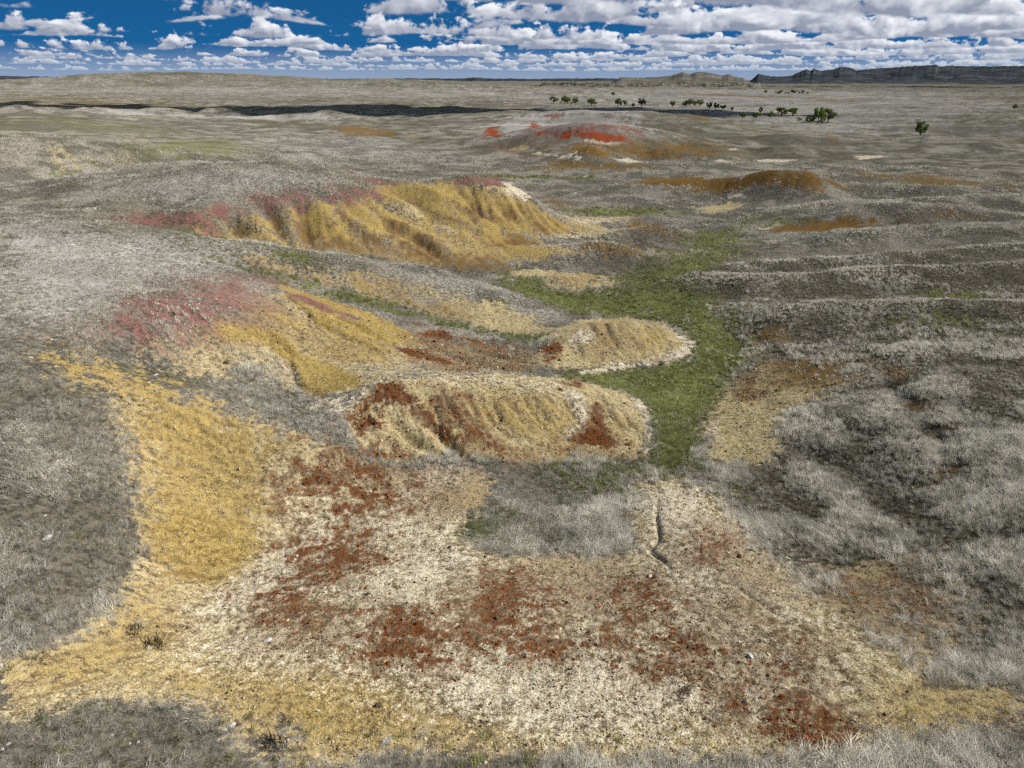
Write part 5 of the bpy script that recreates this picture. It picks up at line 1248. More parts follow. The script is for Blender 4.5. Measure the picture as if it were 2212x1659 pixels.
# rain rills: flow gathered down the slope and cut into the bare clay
def flow_carve():
    zz = Z.reshape(NR, NC).astype(np.float64)
    zn = zz + 0.05 * fbm(X / 0.7, Y / 0.7, 3, 77).reshape(NR, NC)
    best = np.zeros((NR, NC)); rec = np.arange(NR * NC).reshape(NR, NC).copy(); idx = rec.copy()
    rr = np.random.default_rng(3)
    Xg = X.reshape(NR, NC); Yg = Y.reshape(NR, NC)
    for dr in (-1, 0, 1):
        for dc in (-1, 0, 1):
            if dr == 0 and dc == 0: continue
            r0, r1 = max(0, -dr), NR - max(0, dr); c0, c1 = max(0, -dc), NC - max(0, dc)
            a = (slice(r0, r1), slice(c0, c1)); b = (slice(r0 + dr, r1 + dr), slice(c0 + dc, c1 + dc))
            L = np.hypot(Xg[a] - Xg[b], Yg[a] - Yg[b]) + 1e-6
            s = (zn[a] - zn[b]) / L * rr.uniform(0.35, 1.0, L.shape)
            m = s > best[a]
            best[a] = np.where(m, s, best[a]); rec[a] = np.where(m, idx[b], rec[a])
    area = np.gradient(V.reshape(NR, NC), axis=0) * np.gradient(U.reshape(NR, NC), axis=1) * (D ** 2).reshape(NR, NC)
    acc = area.ravel().tolist(); order = np.argsort(-zn.ravel()).tolist(); rl = rec.ravel().tolist()
    for i in order:
        j = rl[i]
        if j != i: acc[j] += acc[i]
    return np.array(acc), best.ravel()
ACC, SLOPE = flow_carve()
rel = ACC / (D * 0.0055) ** 2
cut = np.clip(np.log2(np.maximum(rel, 1) / 5.0), 0, 6) / 6
steep = smooth(0.05, 0.28, SLOPE)
depth = cut * (0.10 + 0.004 * np.minimum(D, 130)) * (0.12 + 0.88 * bare * steep) * (0.30 + 0.70 * smooth(26, 40, D)) * (1 - smooth(200, 400, D))
def blur(a, n=1):
    g = a.reshape(NR, NC).copy()
    for _ in range(n):
        g[1:-1] = (g[:-2] + 2 * g[1:-1] + g[2:]) / 4
        g[:, 1:-1] = (g[:, :-2] + 2 * g[:, 1:-1] + g[:, 2:]) / 4
    return g.ravel()
Z -= blur(depth, 1).astype(np.float32)
# wash streaks: soil drawn out down the slope by the rain
def wash():
    zs = blur(Z, 10).reshape(NR, NC)
    gu = np.gradient(zs, axis=1) / np.maximum(np.gradient(ucols), 1e-6)[None, :]; gv = np.gradient(zs, axis=0) / np.gradient(vrows)[:, None]
    L = np.hypot(gu, gv) + 1e-6; gu = (gu / L).ravel(); gv = (gv / L).ravel()
    out = np.zeros(len(Z), np.float32)
    for k in range(-6, 7): out += fbm(U * 330 + gu * k * 1.5, V * 330 + gv * k * 1.5, 2, 211)
    return np.clip(out / 13 * 3.0, -1.2, 1.2)
STREAK = wash() * smooth(0.04, 0.22, SLOPE) * (D < 330)
Z += (STREAK * 0.0016 * D * bare * smooth(20, 30, D)).astype(np.float32)
RILL = blur(cut * bare, 1)

CONVEX = np.clip((Z - blur(Z, 30)) / (0.0035 * D) + (Z - blur(Z, 160)) / (0.008 * D), -1.6, 1.6) * (D < 420)
lush = smooth(0.02, 0.16, U) * (1 - smooth(70, 150, D))
HUMUS = np.clip(0.85 * lush + 0.52 * (1 - smooth(38, 62, D)), 0, 0.9) * np.clip(1 - 1.2 * bare, 0, 1)

def ground_material():
    mat = bpy.data.materials.new('prairie_and_clay'); mat.use_nodes = True
    N = Nodes(mat.node_tree)
    out = N.new('ShaderNodeOutputMaterial')
    pos = N.new('ShaderNodeNewGeometry').outputs['Position']
    att = []
    for nm in ('zone_a', 'zone_b'):
        a = N.new('ShaderNodeAttribute', attribute_name=nm); s = N.new('ShaderNodeSeparateColor')
        N.l.new(a.outputs['Color'], s.inputs[0])
        att += [s.outputs[0], s.outputs[1], s.outputs[2], a.outputs['Alpha']]
    a = N.new('ShaderNodeAttribute', attribute_name='zone_c'); att.append(a.outputs['Fac'])
    w = dict(zip(ZONES, att))
    streak = N.new('ShaderNodeAttribute', attribute_name='streak').outputs['Fac']
    fine = N.noise(pos, 15.0, 3.0, 0.65)
    mid = N.noise(N.vmath('ADD', pos, (13, 7, 2)), 2.9, 5.0, 0.68)
    wide = N.noise(N.vmath('ADD', pos, (3, 41, 5)), 0.11, 4.0, 0.62)
    vast = N.noise(N.vmath('ADD', pos, (71, 9, 1)), 0.009, 4.0, 0.6)
    lanes = N.noise(N.vmath('MULTIPLY', pos, (0.010, 0.036, 0.0)), 1.0, 4.0, 0.62)
    wide2 = N.noise(N.vmath('ADD', pos, (93, -20, 8)), 0.23, 4.0, 0.6)
    speck = N.math('ADD', N.math('MULTIPLY', N.math('SUBTRACT', fine, 0.5), 2.0), N.math('MULTIPLY', N.math('SUBTRACT', mid, 0.5), 2.2))
    speck = N.math('ADD', speck, N.math('MULTIPLY', N.math('SUBTRACT', wide2, 0.5), 0.9))
    speck = N.math('MULTIPLY_ADD', streak, 0.45, speck)
    def broken(name, gain=0.75, edge=0.22):
        v = N.math('ADD', w[name], N.math('MULTIPLY', speck, gain))
        b = N.ramp(v, 0.5 - edge, 0.5 + edge)
        # nothing where the zone is absent, all where it is full
        return N.math('MULTIPLY', b, N.ramp(w[name], 0.0, 0.12), clamp=True)
    def two(a, b, f): return N.mix(f, a + (1,), b + (1,))
    f_mid = N.ramp(mid, 0.36, 0.64); f_fine = N.ramp(fine, 0.38, 0.62); f_wide = N.ramp(wide, 0.36, 0.62); f_vast = N.ramp(vast, 0.38, 0.62); f_w2 = N.ramp(wide2, 0.36, 0.64)
    # dry prairie: straw, grey litter and olive regrowth
    straw = two((0.14, 0.126, 0.098), (0.37, 0.348, 0.295), f_mid)
    grey = two((0.062, 0.057, 0.043), (0.175, 0.165, 0.137), f_mid)
    olive = two((0.045, 0.043, 0.020), (0.125, 0.115, 0.060), f_mid)
    col = N.mix(N.ramp(wide, 0.43, 0.57), grey, straw)
    col = N.mix(N.math('MULTIPLY', N.ramp(vast, 0.50, 0.60), 0.65), col, olive)
    col = N.mix(N.math('MULTIPLY', N.ramp(lanes, 0.50, 0.60), 0.7), col, grey)
    col = N.mix(N.math('MULTIPLY', N.ramp(wide2, 0.54, 0.66), 0.6), col, olive)
    humus = N.new('ShaderNodeAttribute', attribute_name='humus').outputs['Fac']
    col = N.mix(N.ramp(N.math('MULTIPLY_ADD', speck, 0.35, humus), 0.15, 0.75), col, two((0.040, 0.036, 0.024), (0.15, 0.135, 0.098), f_mid))
    total = N.math('ADD', N.math('ADD', w['tan'], w['yellow']), N.math('ADD', N.math('ADD', w['white'], w['rust']), N.math('MULTIPLY', w['brown'], 0.7)), clamp=True)
    col = N.mix(N.ramp(N.math('MULTIPLY_ADD', speck, 0.30, total), 0.25, 0.70), col, two((0.13, 0.094, 0.056), (0.38, 0.31, 0.205), f_mid))
    f_both = N.math('MULTIPLY_ADD', streak, 0.42, N.math('MULTIPLY_ADD', f_mid, 0.42, N.math('MULTIPLY', f_fine, 0.58)), clamp=True)
    layers = [
        ('ash', two((0.13, 0.12, 0.105), (0.46, 0.44, 0.41), N.math('MULTIPLY_ADD', f_both, 0.55, N.math('MULTIPLY', N.ramp(lanes, 0.62, 0.40), 0.45))), 0.8, 0.3),
        ('tan', two((0.19, 0.135, 0.060), (0.60, 0.51, 0.30), f_both), 0.75, 0.3),
        ('yellow', two((0.20, 0.137, 0.036), (0.46, 0.348, 0.135), f_both), 0.75, 0.4),
        ('brown', two((0.060, 0.036, 0.013), (0.25, 0.150, 0.050), f_both), 0.8, 0.4),
        ('pink', two((0.12, 0.055, 0.046), (0.29, 0.145, 0.125), f_both), 0.95, 0.45),
        ('white', two((0.30, 0.235, 0.14), (0.74, 0.69, 0.55), f_both), 0.95, 0.3),
        ('rust', two((0.050, 0.019, 0.008), (0.185, 0.074, 0.030), f_both), 1.2, 0.42),
        ('red', two((0.11, 0.022, 0.010), (0.36, 0.090, 0.038), f_both), 0.5, 0.3),
        ('green', two((0.090, 0.105, 0.034), (0.21, 0.225, 0.090), f_both), 0.7, 0.4),
    ]
    for name, c, gain, edge in layers:
        col = N.mix(broken(name, gain, edge), col, c)
    # rills lay bare a browner bed
    rill = N.new('ShaderNodeAttribute', attribute_name='rill').outputs['Fac']
    col = N.mix(N.math('MULTIPLY', N.ramp(N.math('MULTIPLY_ADD', speck, 0.25, rill), 0.25, 0.7), 0.6), col, two((0.07, 0.040, 0.014), (0.22, 0.135, 0.05), f_both))
    # drying cracks in the bare crust
    bare_amt = N.math('ADD', N.math('ADD', w['tan'], w['white']), w['yellow'], clamp=True)
    crack = N.new('ShaderNodeTexVoronoi', feature='DISTANCE_TO_EDGE'); crack.inputs['Scale'].default_value = 2.1
    warp = N.new('ShaderNodeTexNoise'); N.put(warp.inputs['Vector'], pos); warp.inputs['Scale'].default_value = 3.0; warp.inputs['Detail'].default_value = 2.0
    N.put(crack.inputs['Vector'], N.vmath('ADD', pos, N.vmath('SCALE', warp.outputs['Color'], 0.5)))
    line = N.math('MULTIPLY', N.ramp(crack.outputs['Distance'], 0.010, 0.045, 1.0, 0.0), N.math('MULTIPLY', bare_amt, N.ramp(wide2, 0.44, 0.56)))
    col = N.mix(N.math('MULTIPLY', line, 0.65), col, (0.07, 0.042, 0.018, 1))
    bsdf = N.new('ShaderNodeBsdfDiffuse'); N.put(bsdf.inputs[0], col); bsdf.inputs[1].default_value = 0.6
    b1 = N.new('ShaderNodeBump'); coarse = N.new('ShaderNodeAttribute', attribute_name='crumbly').outputs['Fac']; N.put(b1.inputs['Strength'], coarse); b1.inputs['Distance'].default_value = 0.13
    N.put(b1.inputs['Height'], mid)
    b2 = N.new('ShaderNodeBump'); N.put(b2.inputs['Strength'], coarse); b2.inputs['Distance'].default_value = 0.06
    N.put(b2.inputs['Height'], fine); N.put(b2.inputs['Normal'], b1.outputs[0])
    N.put(bsdf.inputs['Normal'], b2.outputs[0])
    N.l.new(bsdf.outputs[0], out.inputs[0])
    return mat

ground = new_mesh_object('ground', np.stack([X, Y, Z], 1), grid_faces(NR, NC, True), ground_material())
ground['kind'] = 'structure'
for nm, ch in (('zone_a', (0, 1, 2, 3)), ('zone_b', (4, 5, 6, 7))):
    a = ground.data.color_attributes.new(nm, 'FLOAT_COLOR', 'POINT')
    a.data.foreach_set('color', np.ascontiguousarray(zone[list(ch)].T, np.float32).ravel())

a = ground.data.attributes.new('rill', 'FLOAT', 'POINT')
a.data.foreach_set('value', RILL.astype(np.float32))
for nm, arr in (('zone_c', zone[8]), ('streak', STREAK)):
    a = ground.data.attributes.new(nm, 'FLOAT', 'POINT'); a.data.foreach_set('value', arr.astype(np.float32))
a = ground.data.attributes.new('humus', 'FLOAT', 'POINT')
a.data.foreach_set('value', HUMUS.astype(np.float32))
a = ground.data.attributes.new('crumbly', 'FLOAT', 'POINT')
a.data.foreach_set('value', (1 - 0.92 * smooth(90, 450, D)).astype(np.float32))

ZG = Z.reshape(NR, NC)
def grid_index(x, y):
    u = np.arctan2(x, y); v = np.log(np.hypot(x, y))
    fc = np.interp(u, ucols, np.arange(NC)); fr = np.interp(v, vrows, np.arange(NR))
    c = np.clip(fc.astype(int), 0, NC - 2); r = np.clip(fr.astype(int), 0, NR - 2)
    return r, c, fr - r, fc - c
def ground_z(x, y):
    r, c, a, b = grid_index(np.atleast_1d(x), np.atleast_1d(y))
    return (ZG[r, c] * (1 - a) * (1 - b) + ZG[r + 1, c] * a * (1 - b) + ZG[r, c + 1] * (1 - a) * b + ZG[r + 1, c + 1] * a * b)
def at_grid(field, x, y):
    r, c, a, b = grid_index(x, y)
    g = field.reshape(NR, NC)
    return (g[r, c] * (1 - a) * (1 - b) + g[r + 1, c] * a * (1 - b) + g[r, c + 1] * (1 - a) * b + g[r + 1, c + 1] * a * b)

# ---------------------------------------------------------------- far hills and scarps
def rock_hill_material(name, low, high, pale, dark, pale_amt, tree_amt, scale):
    mat = bpy.data.materials.new(name); mat.use_nodes = True
    N = Nodes(mat.node_tree); out = N.new('ShaderNodeOutputMaterial')
    geo = N.new('ShaderNodeNewGeometry'); pos = geo.outputs['Position']
    n1 = N.noise(pos, scale, 5.0, 0.62); n2 = N.noise(N.vmath('ADD', pos, (55, 3, 9)), scale * 5, 4.0, 0.65)
    col = N.mix(N.ramp(n1, 0.36, 0.64), low + (1,), high + (1,))
    sp = N.new('ShaderNodeSeparateXYZ'); N.l.new(geo.outputs['Normal'], sp.inputs[0])
    cliff = N.math('MULTIPLY', N.ramp(sp.outputs[2], 0.93, 0.70), pale_amt)
    pz = N.new('ShaderNodeSeparateXYZ'); N.l.new(pos, pz.inputs[0])
    strat = N.new('ShaderNodeCombineXYZ'); N.put(strat.inputs[2], N.math('MULTIPLY', pz.outputs[2], 1.0)); N.put(strat.inputs[0], N.math('MULTIPLY', pz.outputs[0], 0.03))
    bands = N.noise(strat.outputs[0], scale * 14, 3.0, 0.6)
    col = N.mix(N.math('MULTIPLY', cliff, N.ramp(bands, 0.42, 0.58)), col, pale + (1,))
    col = N.mix(N.math('MULTIPLY', N.ramp(n2, 0.55 - 0.1 * tree_amt, 0.60), min(1, tree_amt)), col, dark + (1,))
    d = N.new('ShaderNodeBsdfDiffuse'); N.put(d.inputs[0], col)
    N.l.new(d.outputs[0], out.inputs[0])
    return mat

def bearing(px): return math.atan2((px - 1106) / 1536, 0.919 + 0.165)   # survey bearings of skyline marks near the horizon

def ridge_strip(name, sky, r_foot, r_crest, r_back, mat, nu, nr, gully, seed, foot_z=2.0, steep=1.7, rough=0.0, taper=0.1):
    """a range of hills: sky = [(bearing deg, crest height m)], carved by buttresses and gullies"""
    b = np.array(sky, float)
    u = np.radians(np.linspace(b[0, 0], b[-1, 0], nu)); crest = np.interp(np.degrees(u), b[:, 0], b[:, 1])
    crest = crest + rough * fbm(u * 400, u * 0 + seed, 4, seed)
    t = np.linspace(0, 1, nr)
    tf = np.concatenate([t * r_crest + (1 - t) * r_foot, np.linspace(r_crest, r_back, nr // 3)[1:]])
    uu, rr = np.meshgrid(u, tf); cc = np.broadcast_to(crest, uu.shape)
    meander = fbm(uu * r_crest / 900, rr / 700, 3, seed + 3) * 0.18
    s = np.clip((rr - r_foot) / (r_crest - r_foot), 0, 1)
    g = 1 - np.abs(fbm(uu * r_crest / gully + meander * 3, rr / (gully * 5), 3, seed + 5)) * 2.4
    s2 = np.clip(s - 0.30 * np.clip(g, 0, 1) * (1 - s) * np.minimum(1, s * 4), 0, 1)
    z = foot_z + (cc - foot_z) * s2 ** steep
    back = np.clip((rr - r_crest) / (r_back - r_crest), 0, 1)
    z = z - (cc - foot_z) * back * 0.8 - 14 * (s < 0.001)
    z += fbm(uu * r_crest / 60, rr / 60, 3, seed + 8) * 3.0 * np.minimum(1, s * 3)
    edge = np.minimum(1, np.minimum(np.arange(nu), np.arange(nu)[::-1]) / (nu * taper))
    z = z * edge[None, :] - 14 * (1 - edge[None, :])
    v = np.stack([rr * np.sin(uu), rr * np.cos(uu), z], -1).reshape(-1, 3)
    o = new_mesh_object(name, v, grid_faces(len(tf), nu), mat)
    o['kind'] = 'structure'
    return o

mesa_mat = rock_hill_material('mesa_slopes', (0.022, 0.028, 0.034), (0.055, 0.060, 0.066), (0.10, 0.10, 0.10), (0.014, 0.020, 0.024), 0.6, 0.4, 0.006)  # dark bluish tones carry cloud shade and haze in the colour
foot_mat = rock_hill_material('foothill_grass', (0.075, 0.072, 0.062), (0.145, 0.135, 0.115), (0.24, 0.21, 0.18), (0.028, 0.034, 0.026), 0.5, 0.4, 0.006)
scarp_mat = rock_hill_material('scarp', (0.09, 0.085, 0.07), (0.17, 0.155, 0.125), (0.42, 0.37, 0.30), (0.020, 0.024, 0.018), 0.9, 0.9, 0.010)
ridge_strip('mesas', MESA_SKY, 4300, 6300, 7400, mesa_mat, 900, 110, 210, 3, 4.0, 2.0, 4.0, 0.03)
ridge_strip('low_hills', HILL_SKY, 3900, 4700, 5400, foot_mat, 420, 46, 200, 11, 6.0, 1.3, 2.0)
ridge_strip('scarp', SCARP_SKY, 2380, 2460, 2900, scarp_mat, 500, 26, 60, 19, 3.0, 0.8, 3.0)
ridge_strip('far_rim', RIM_SKY, 8200, 8600, 9400, mesa_mat, 300, 20, 200, 23, 6.0, 1.0, 6.0)

# ---------------------------------------------------------------- cumulus overhead, beyond the frame; their shadows cross the plain
def cloud_puffs(verts, faces, r, cx, cy, z0, lx, ly, turn, n):
    for i in range(n):
        s = -1 + 2 * (i + r.random()) / n; w = math.sqrt(max(0, 1 - s * s)); px, py = s * lx, r.uniform(-1, 1) * w * ly; q = abs(py) / ly
        x = cx + px * math.cos(turn) - py * math.sin(turn); y = cy + px * math.sin(turn) + py * math.cos(turn)
        rad = min(lx, ly) * r.uniform(0.22, 0.45) * (1.1 - 0.5 * q)
        bm = bmesh.new(); bmesh.ops.create_icosphere(bm, subdivisions=3, radius=rad)
        base = len(verts); ph = r.uniform(0, 50)
        for v in bm.verts:
            k = 1 + 0.22 * math.sin(v.co.x * 7 / rad + ph) * math.sin(v.co.y * 6 / rad + ph * 2) + 0.15 * math.sin(v.co.z * 9 / rad + ph)
            verts.append((x + v.co.x * k, y + v.co.y * k, z0 + max(-0.12 * rad, v.co.z * k * 0.8) + 0.1 * rad))
        faces += [tuple(base + v.index for v in f.verts) for f in bm.faces]
        bm.free()
def build_clouds():
    r = random.Random(8); verts, faces = [], []
    k = 1 / math.tan(SUN_EL)
    for sx, sy, h, lx, ly, turn, n in CLOUD_SHADOWS:       # where the shadow lies, how high the cloud drifts, its half lengths
        cloud_puffs(verts, faces, r, sx + h * k * math.sin(SUN_AZ), sy + h * k * math.cos(SUN_AZ), h, lx, ly, turn, int(n))
    me = bpy.data.meshes.new('clouds'); me.from_pydata(verts, [], faces)
    me.polygons.foreach_set('use_smooth', np.ones(len(faces), bool))
    mat = bpy.data.materials.new('cloud_white'); mat.use_nodes = True
    N = Nodes(mat.node_tree); out = N.new('ShaderNodeOutputMaterial'); d = N.new('ShaderNodeBsdfDiffuse')
    pos = N.new('ShaderNodeNewGeometry').outputs['Position']
    N.put(d.inputs[0], N.mix(N.noise(pos, 0.01, 4.0), (0.78, 0.79, 0.82, 1), (0.92, 0.92, 0.93, 1))); N.l.new(d.outputs[0], out.inputs[0])
    me.materials.append(mat)
    o = bpy.data.objects.new('clouds', me); scene.collection.objects.link(o)
    o['kind'] = 'stuff'; o['label'] = 'white cumulus clouds drifting high over the prairie'; o['category'] = 'clouds'
build_clouds()

# ---------------------------------------------------------------- grass and clods, scattered over the ground
rng = np.random.default_rng(5)
grassy = np.clip((0.82 - bare - 0.12 * zone[7]) / 0.82, 0, 1)

def leaf_material(name, c0, c1):
    mat = bpy.data.materials.new(name); mat.use_nodes = True
    N = Nodes(mat.node_tree); out = N.new('ShaderNodeOutputMaterial')
    tone = N.new('ShaderNodeAttribute', attribute_name='tone', attribute_type='INSTANCER')
    rnd = N.new('ShaderNodeObjectInfo').outputs['Random']
    col = N.mix(rnd, c0 + (1,), c1 + (1,))
    col = N.mix(tone.outputs['Fac'], col, N.scale_col(col, 1.7))
    d = N.new('ShaderNodeBsdfDiffuse'); N.put(d.inputs[0], col)
    t = N.new('ShaderNodeBsdfTranslucent'); N.put(t.inputs[0], col)
    m = N.new('ShaderNodeMixShader'); m.inputs[0].default_value = 0.35
    N.l.new(d.outputs[0], m.inputs[1]); N.l.new(t.outputs[0], m.inputs[2]); N.l.new(m.outputs[0], out.inputs[0])
    return mat

def tuft_mesh(name, mat, blades, height, spread, width, droop, seed):
    r = random.Random(seed); vs = []; fs = []
    for b in range(blades):
        a = r.random() * TAU; rad = spread * math.sqrt(r.random())
        x, y = rad * math.cos(a), rad * math.sin(a)
        lean = r.gauss(0, 0.75) if r.random() < 0.8 else a; h = height * r.uniform(0.5, 1.15); bend = h * droop * r.uniform(0.3, 1.3)
        wx, wy = -math.sin(lean) * width, math.cos(lean) * width
        if r.random() < 0.5: wx, wy = r.uniform(-1, 1) * width, r.uniform(-1, 1) * width
        i = len(vs)
        for t, wd in ((0, 1.0), (0.55, 0.8)):
            px = x + math.cos(lean) * bend * t * t; py = y + math.sin(lean) * bend * t * t; pz = h * (t - 0.25 * droop * t * t) - 0.02
            vs += [(px - wx * wd, py - wy * wd, pz), (px + wx * wd, py + wy * wd, pz)]
        vs.append((x + math.cos(lean) * bend, y + math.sin(lean) * bend, h * (1 - 0.25 * droop) - 0.02))
        fs += [(i, i + 1, i + 3, i + 2), (i + 2, i + 3, i + 4)]
    me = bpy.data.meshes.new(name); me.from_pydata(vs, [], fs); me.materials.append(mat)
    return me

def clod_mesh(name, mat, seed):
    bm = bmesh.new(); bmesh.ops.create_icosphere(bm, subdivisions=1, radius=1.0)
    r = random.Random(seed)
    for v in bm.verts: v.co *= r.uniform(0.6, 1.15); v.co.z *= 0.7
    me = bpy.data.meshes.new(name); bm.to_mesh(me); bm.free(); me.materials.append(mat)
    return me

def scatter(name, meshes, x, y, size, tone, kind_label, tilt=0.25, sink=0.0):
    """one object of points; geometry nodes set one of the meshes on each point"""
    n = len(x)
    z = ground_z(x, y) - sink * size
    me = bpy.data.meshes.new(name); me.vertices.add(n)
    me.vertices.foreach_set('co', np.stack([x, y, z], 1).astype(np.float32).ravel())
    def attr(nm, tp, arr, field='value'):
        a = me.attributes.new(nm, tp, 'POINT'); a.data.foreach_set(field, np.ascontiguousarray(arr).ravel())
    wind = 0.6 + 2.2 * fbm(x / 7, y / 7, 2, 171) + rng.normal(0, 0.45, n) if tilt < 1 else rng.uniform(0, TAU, n)
    rot = np.stack([rng.normal(0, tilt, n), rng.normal(0, tilt, n), wind], 1).astype(np.float32)
    attr('rot', 'FLOAT_VECTOR', rot, 'vector'); attr('size', 'FLOAT', size.astype(np.float32)); attr('tone', 'FLOAT', tone.astype(np.float32))
    attr('pick', 'INT', rng.integers(0, len(meshes), n).astype(np.int32))
    col = bpy.data.collections.new(name + '_kinds')
    for i, m in enumerate(meshes):
        col.objects.link(bpy.data.objects.new('%s_%s' % (name, 'abcdefgh'[i]), m))
    o = bpy.data.objects.new(name, me); scene.collection.objects.link(o)
    ng = bpy.data.node_groups.new(name + '_nodes', 'GeometryNodeTree')
    ng.interface.new_socket('Geometry', in_out='INPUT', socket_type='NodeSocketGeometry')
    ng.interface.new_socket('Geometry', in_out='OUTPUT', socket_type='NodeSocketGeometry')
    gi = ng.nodes.new('NodeGroupInput'); go = ng.nodes.new('NodeGroupOutput')
    ci = ng.nodes.new('GeometryNodeCollectionInfo'); ci.inputs['Collection'].default_value = col
    ci.inputs['Separate Children'].default_value = True; ci.inputs['Reset Children'].default_value = True
    ip = ng.nodes.new('GeometryNodeInstanceOnPoints'); ip.inputs['Pick Instance'].default_value = True
    def named(nm, tp):
        a = ng.nodes.new('GeometryNodeInputNamedAttribute'); a.data_type = tp; a.inputs['Name'].default_value = nm
        return next(s for s in a.outputs if s.enabled and s.name == 'Attribute')
    ng.links.new(gi.outputs[0], ip.inputs['Points']); ng.links.new(ci.outputs[0], ip.inputs['Instance'])
    ng.links.new(named('pick', 'INT'), ip.inputs['Instance Index'])
    ng.links.new(named('size', 'FLOAT'), ip.inputs['Scale'])
    ng.links.new(named('rot', 'FLOAT_VECTOR'), ip.inputs['Rotation'])
    ng.links.new(ip.outputs[0], go.inputs[0])
    md = o.modifiers.new('scatter', 'NODES'); md.node_group = ng
    o['kind'] = 'stuff'; o['label'] = kind_label[0]; o['category'] = kind_label[1]
    return o

def sample(n, d0, d1, half_angle):
    """points even over the ground between two distances"""
    u = rng.uniform(-half_angle, half_angle, n); d = np.sqrt(rng.uniform(d0 * d0, d1 * d1, n))
    return d * np.sin(u), d * np.cos(u), d
def sample_log(n, d0, d1, half_angle):
    u = rng.uniform(-half_angle, half_angle, n); d = np.exp(rng.uniform(math.log(d0), math.log(d1), n))
    return d * np.sin(u), d * np.cos(u), d

WIDE = math.radians(50)
dry = leaf_material('dry_blades', (0.19, 0.175, 0.128), (0.56, 0.54, 0.475))
fresh = leaf_material('fresh_blades', (0.14, 0.16, 0.050), (0.29, 0.30, 0.13))
dry_kinds = [tuft_mesh('dry_tuft', dry, 24, 0.50, 0.17, 0.009, 0.95, s) for s in range(5)]
fresh_kinds = [tuft_mesh('fresh_tuft', fresh, 30, 0.30, 0.16, 0.009, 0.6, 40 + s) for s in range(3)]

def dry_points():
    xs, ys, ss, ts = [], [], [], []
    for (x, y, d), base in ((sample(150000, 12, 60, WIDE), 1.0), (sample_log(230000, 60, 240, math.radians(44)), None)):
        g = at_grid(grassy, x, y); gr = at_grid(zone[5], x, y); lu = at_grid(lush, x, y); cx = at_grid(CONVEX, x, y)
        clump = fbm(x / 2.3, y / 2.3, 3, 91); patch = fbm(x / 9, y / 9, 3, 95)
        p = np.clip(g * (0.48 + 0.28 * (1 - smooth(38, 58, d)) + 0.30 * lu) * (0.88 + 1.1 * clump + 0.6 * patch + 0.45 * cx), 0.0025 * (d < 45), 1) * (1 - np.clip(1.5 * gr, 0, 0.92))
        k = rng.random(len(x)) < p
        x, y, d, lu, cl, pa, cx = x[k], y[k], d[k], lu[k], clump[k], patch[k], cx[k]
        s = (0.42 + 0.18 * (1 - smooth(38, 58, d)) + 0.10 * lu) * np.clip(0.9 + 0.6 * cl + 0.4 * pa, 0.4, 1.6) * rng.uniform(0.7, 1.3, len(x))
        s *= np.maximum(1, (d / 75) ** 0.75)
        t = np.clip(0.22 + 0.13 * lu + 1.0 * cl + 0.7 * pa + 0.55 * cx, 0, 1)
        t = np.clip(t - 0.30 * smooth(65, 140, d), 0, 1)
        xs.append(x); ys.append(y); ss.append(s); ts.append(t)
    return [np.concatenate(a) for a in (xs, ys, ss, ts)]
dx_, dy_, ds_, dt_ = dry_points()
scatter('dry_grass', dry_kinds, dx_, dy_, ds_, dt_, ('dry grey prairie grass covering the slopes', 'grass'))

def fresh_points():
    x, y, d = sample_log(260000, 13, 200, WIDE)
    g = at_grid(zone[5], x, y); bb = at_grid(bare, x, y)
    patch = fbm(x / 5, y / 5, 3, 131)
    p = np.clip(g * 1.1, 0, 1) + 0.010 * (patch > 0.2) * (1 - bb) * (d < 70)
    k = rng.random(len(x)) < p
    x, y, d = x[k], y[k], d[k]
    s = rng.uniform(0.6, 1.3, len(x)) * np.maximum(0.9, (d / 60) ** 0.75)
    return x, y, s, np.clip(0.3 + fbm(x / 4, y / 4, 3, 141), 0, 1)
fx, fy, fs, ft = fresh_points()
scatter('green_grass', fresh_kinds, fx, fy, fs, ft, ('green grass lining the winding valley floor', 'grass'))

def clods():
    mat = bpy.data.materials.new('clods'); mat.use_nodes = True
    N = Nodes(mat.node_tree); out = N.new('ShaderNodeOutputMaterial')
    tone = N.new('ShaderNodeAttribute', attribute_name='tone', attribute_type='INSTANCER').outputs['Fac']
    rnd = N.new('ShaderNodeObjectInfo').outputs['Random']
    pale = N.mix(rnd, (0.16, 0.11, 0.055, 1), (0.56, 0.49, 0.34, 1))
    rusty = N.mix(rnd, (0.045, 0.012, 0.005, 1), (0.24, 0.08, 0.025, 1))
    dull = N.mix(rnd, (0.035, 0.03, 0.022, 1), (0.16, 0.12, 0.07, 1))
    col = N.mix(N.ramp(tone, 0.45, 0.55), pale, rusty); col = N.mix(N.ramp(tone, 0.95, 1.05), col, dull)
    d = N.new('ShaderNodeBsdfDiffuse'); N.put(d.inputs[0], col); N.l.new(d.outputs[0], out.inputs[0])
    x, y, d = sample_log(230000, 13, 62, WIDE)
    b = at_grid(bare, x, y); r = at_grid(zone[3], x, y); yl = at_grid(zone[1], x, y)
    clump = fbm(x / 1.2, y / 1.2, 3, 151)
    k = rng.random(len(x)) < np.clip(b * (0.42 + 1.0 * clump + 0.4 * r - 0.25 * yl), 0, 1)
    x, y, d, r = x[k], y[k], d[k], r[k]
    s = 0.021 * rng.lognormal(0, 0.5, len(x)) * np.maximum(1, d / 24) * (1 + 0.5 * r)
    q = rng.random(len(x))
    tone_v = np.where(q < r, 0.7, np.where(q > 0.62, 1.2, 0.2))
    scatter('clods', [clod_mesh('clod', mat, s_) for s_ in range(4)], x, y, s, tone_v, ('crumbs of dry clay strewn over the bare soil', 'clods'), 1.5, 0.15)
clods()

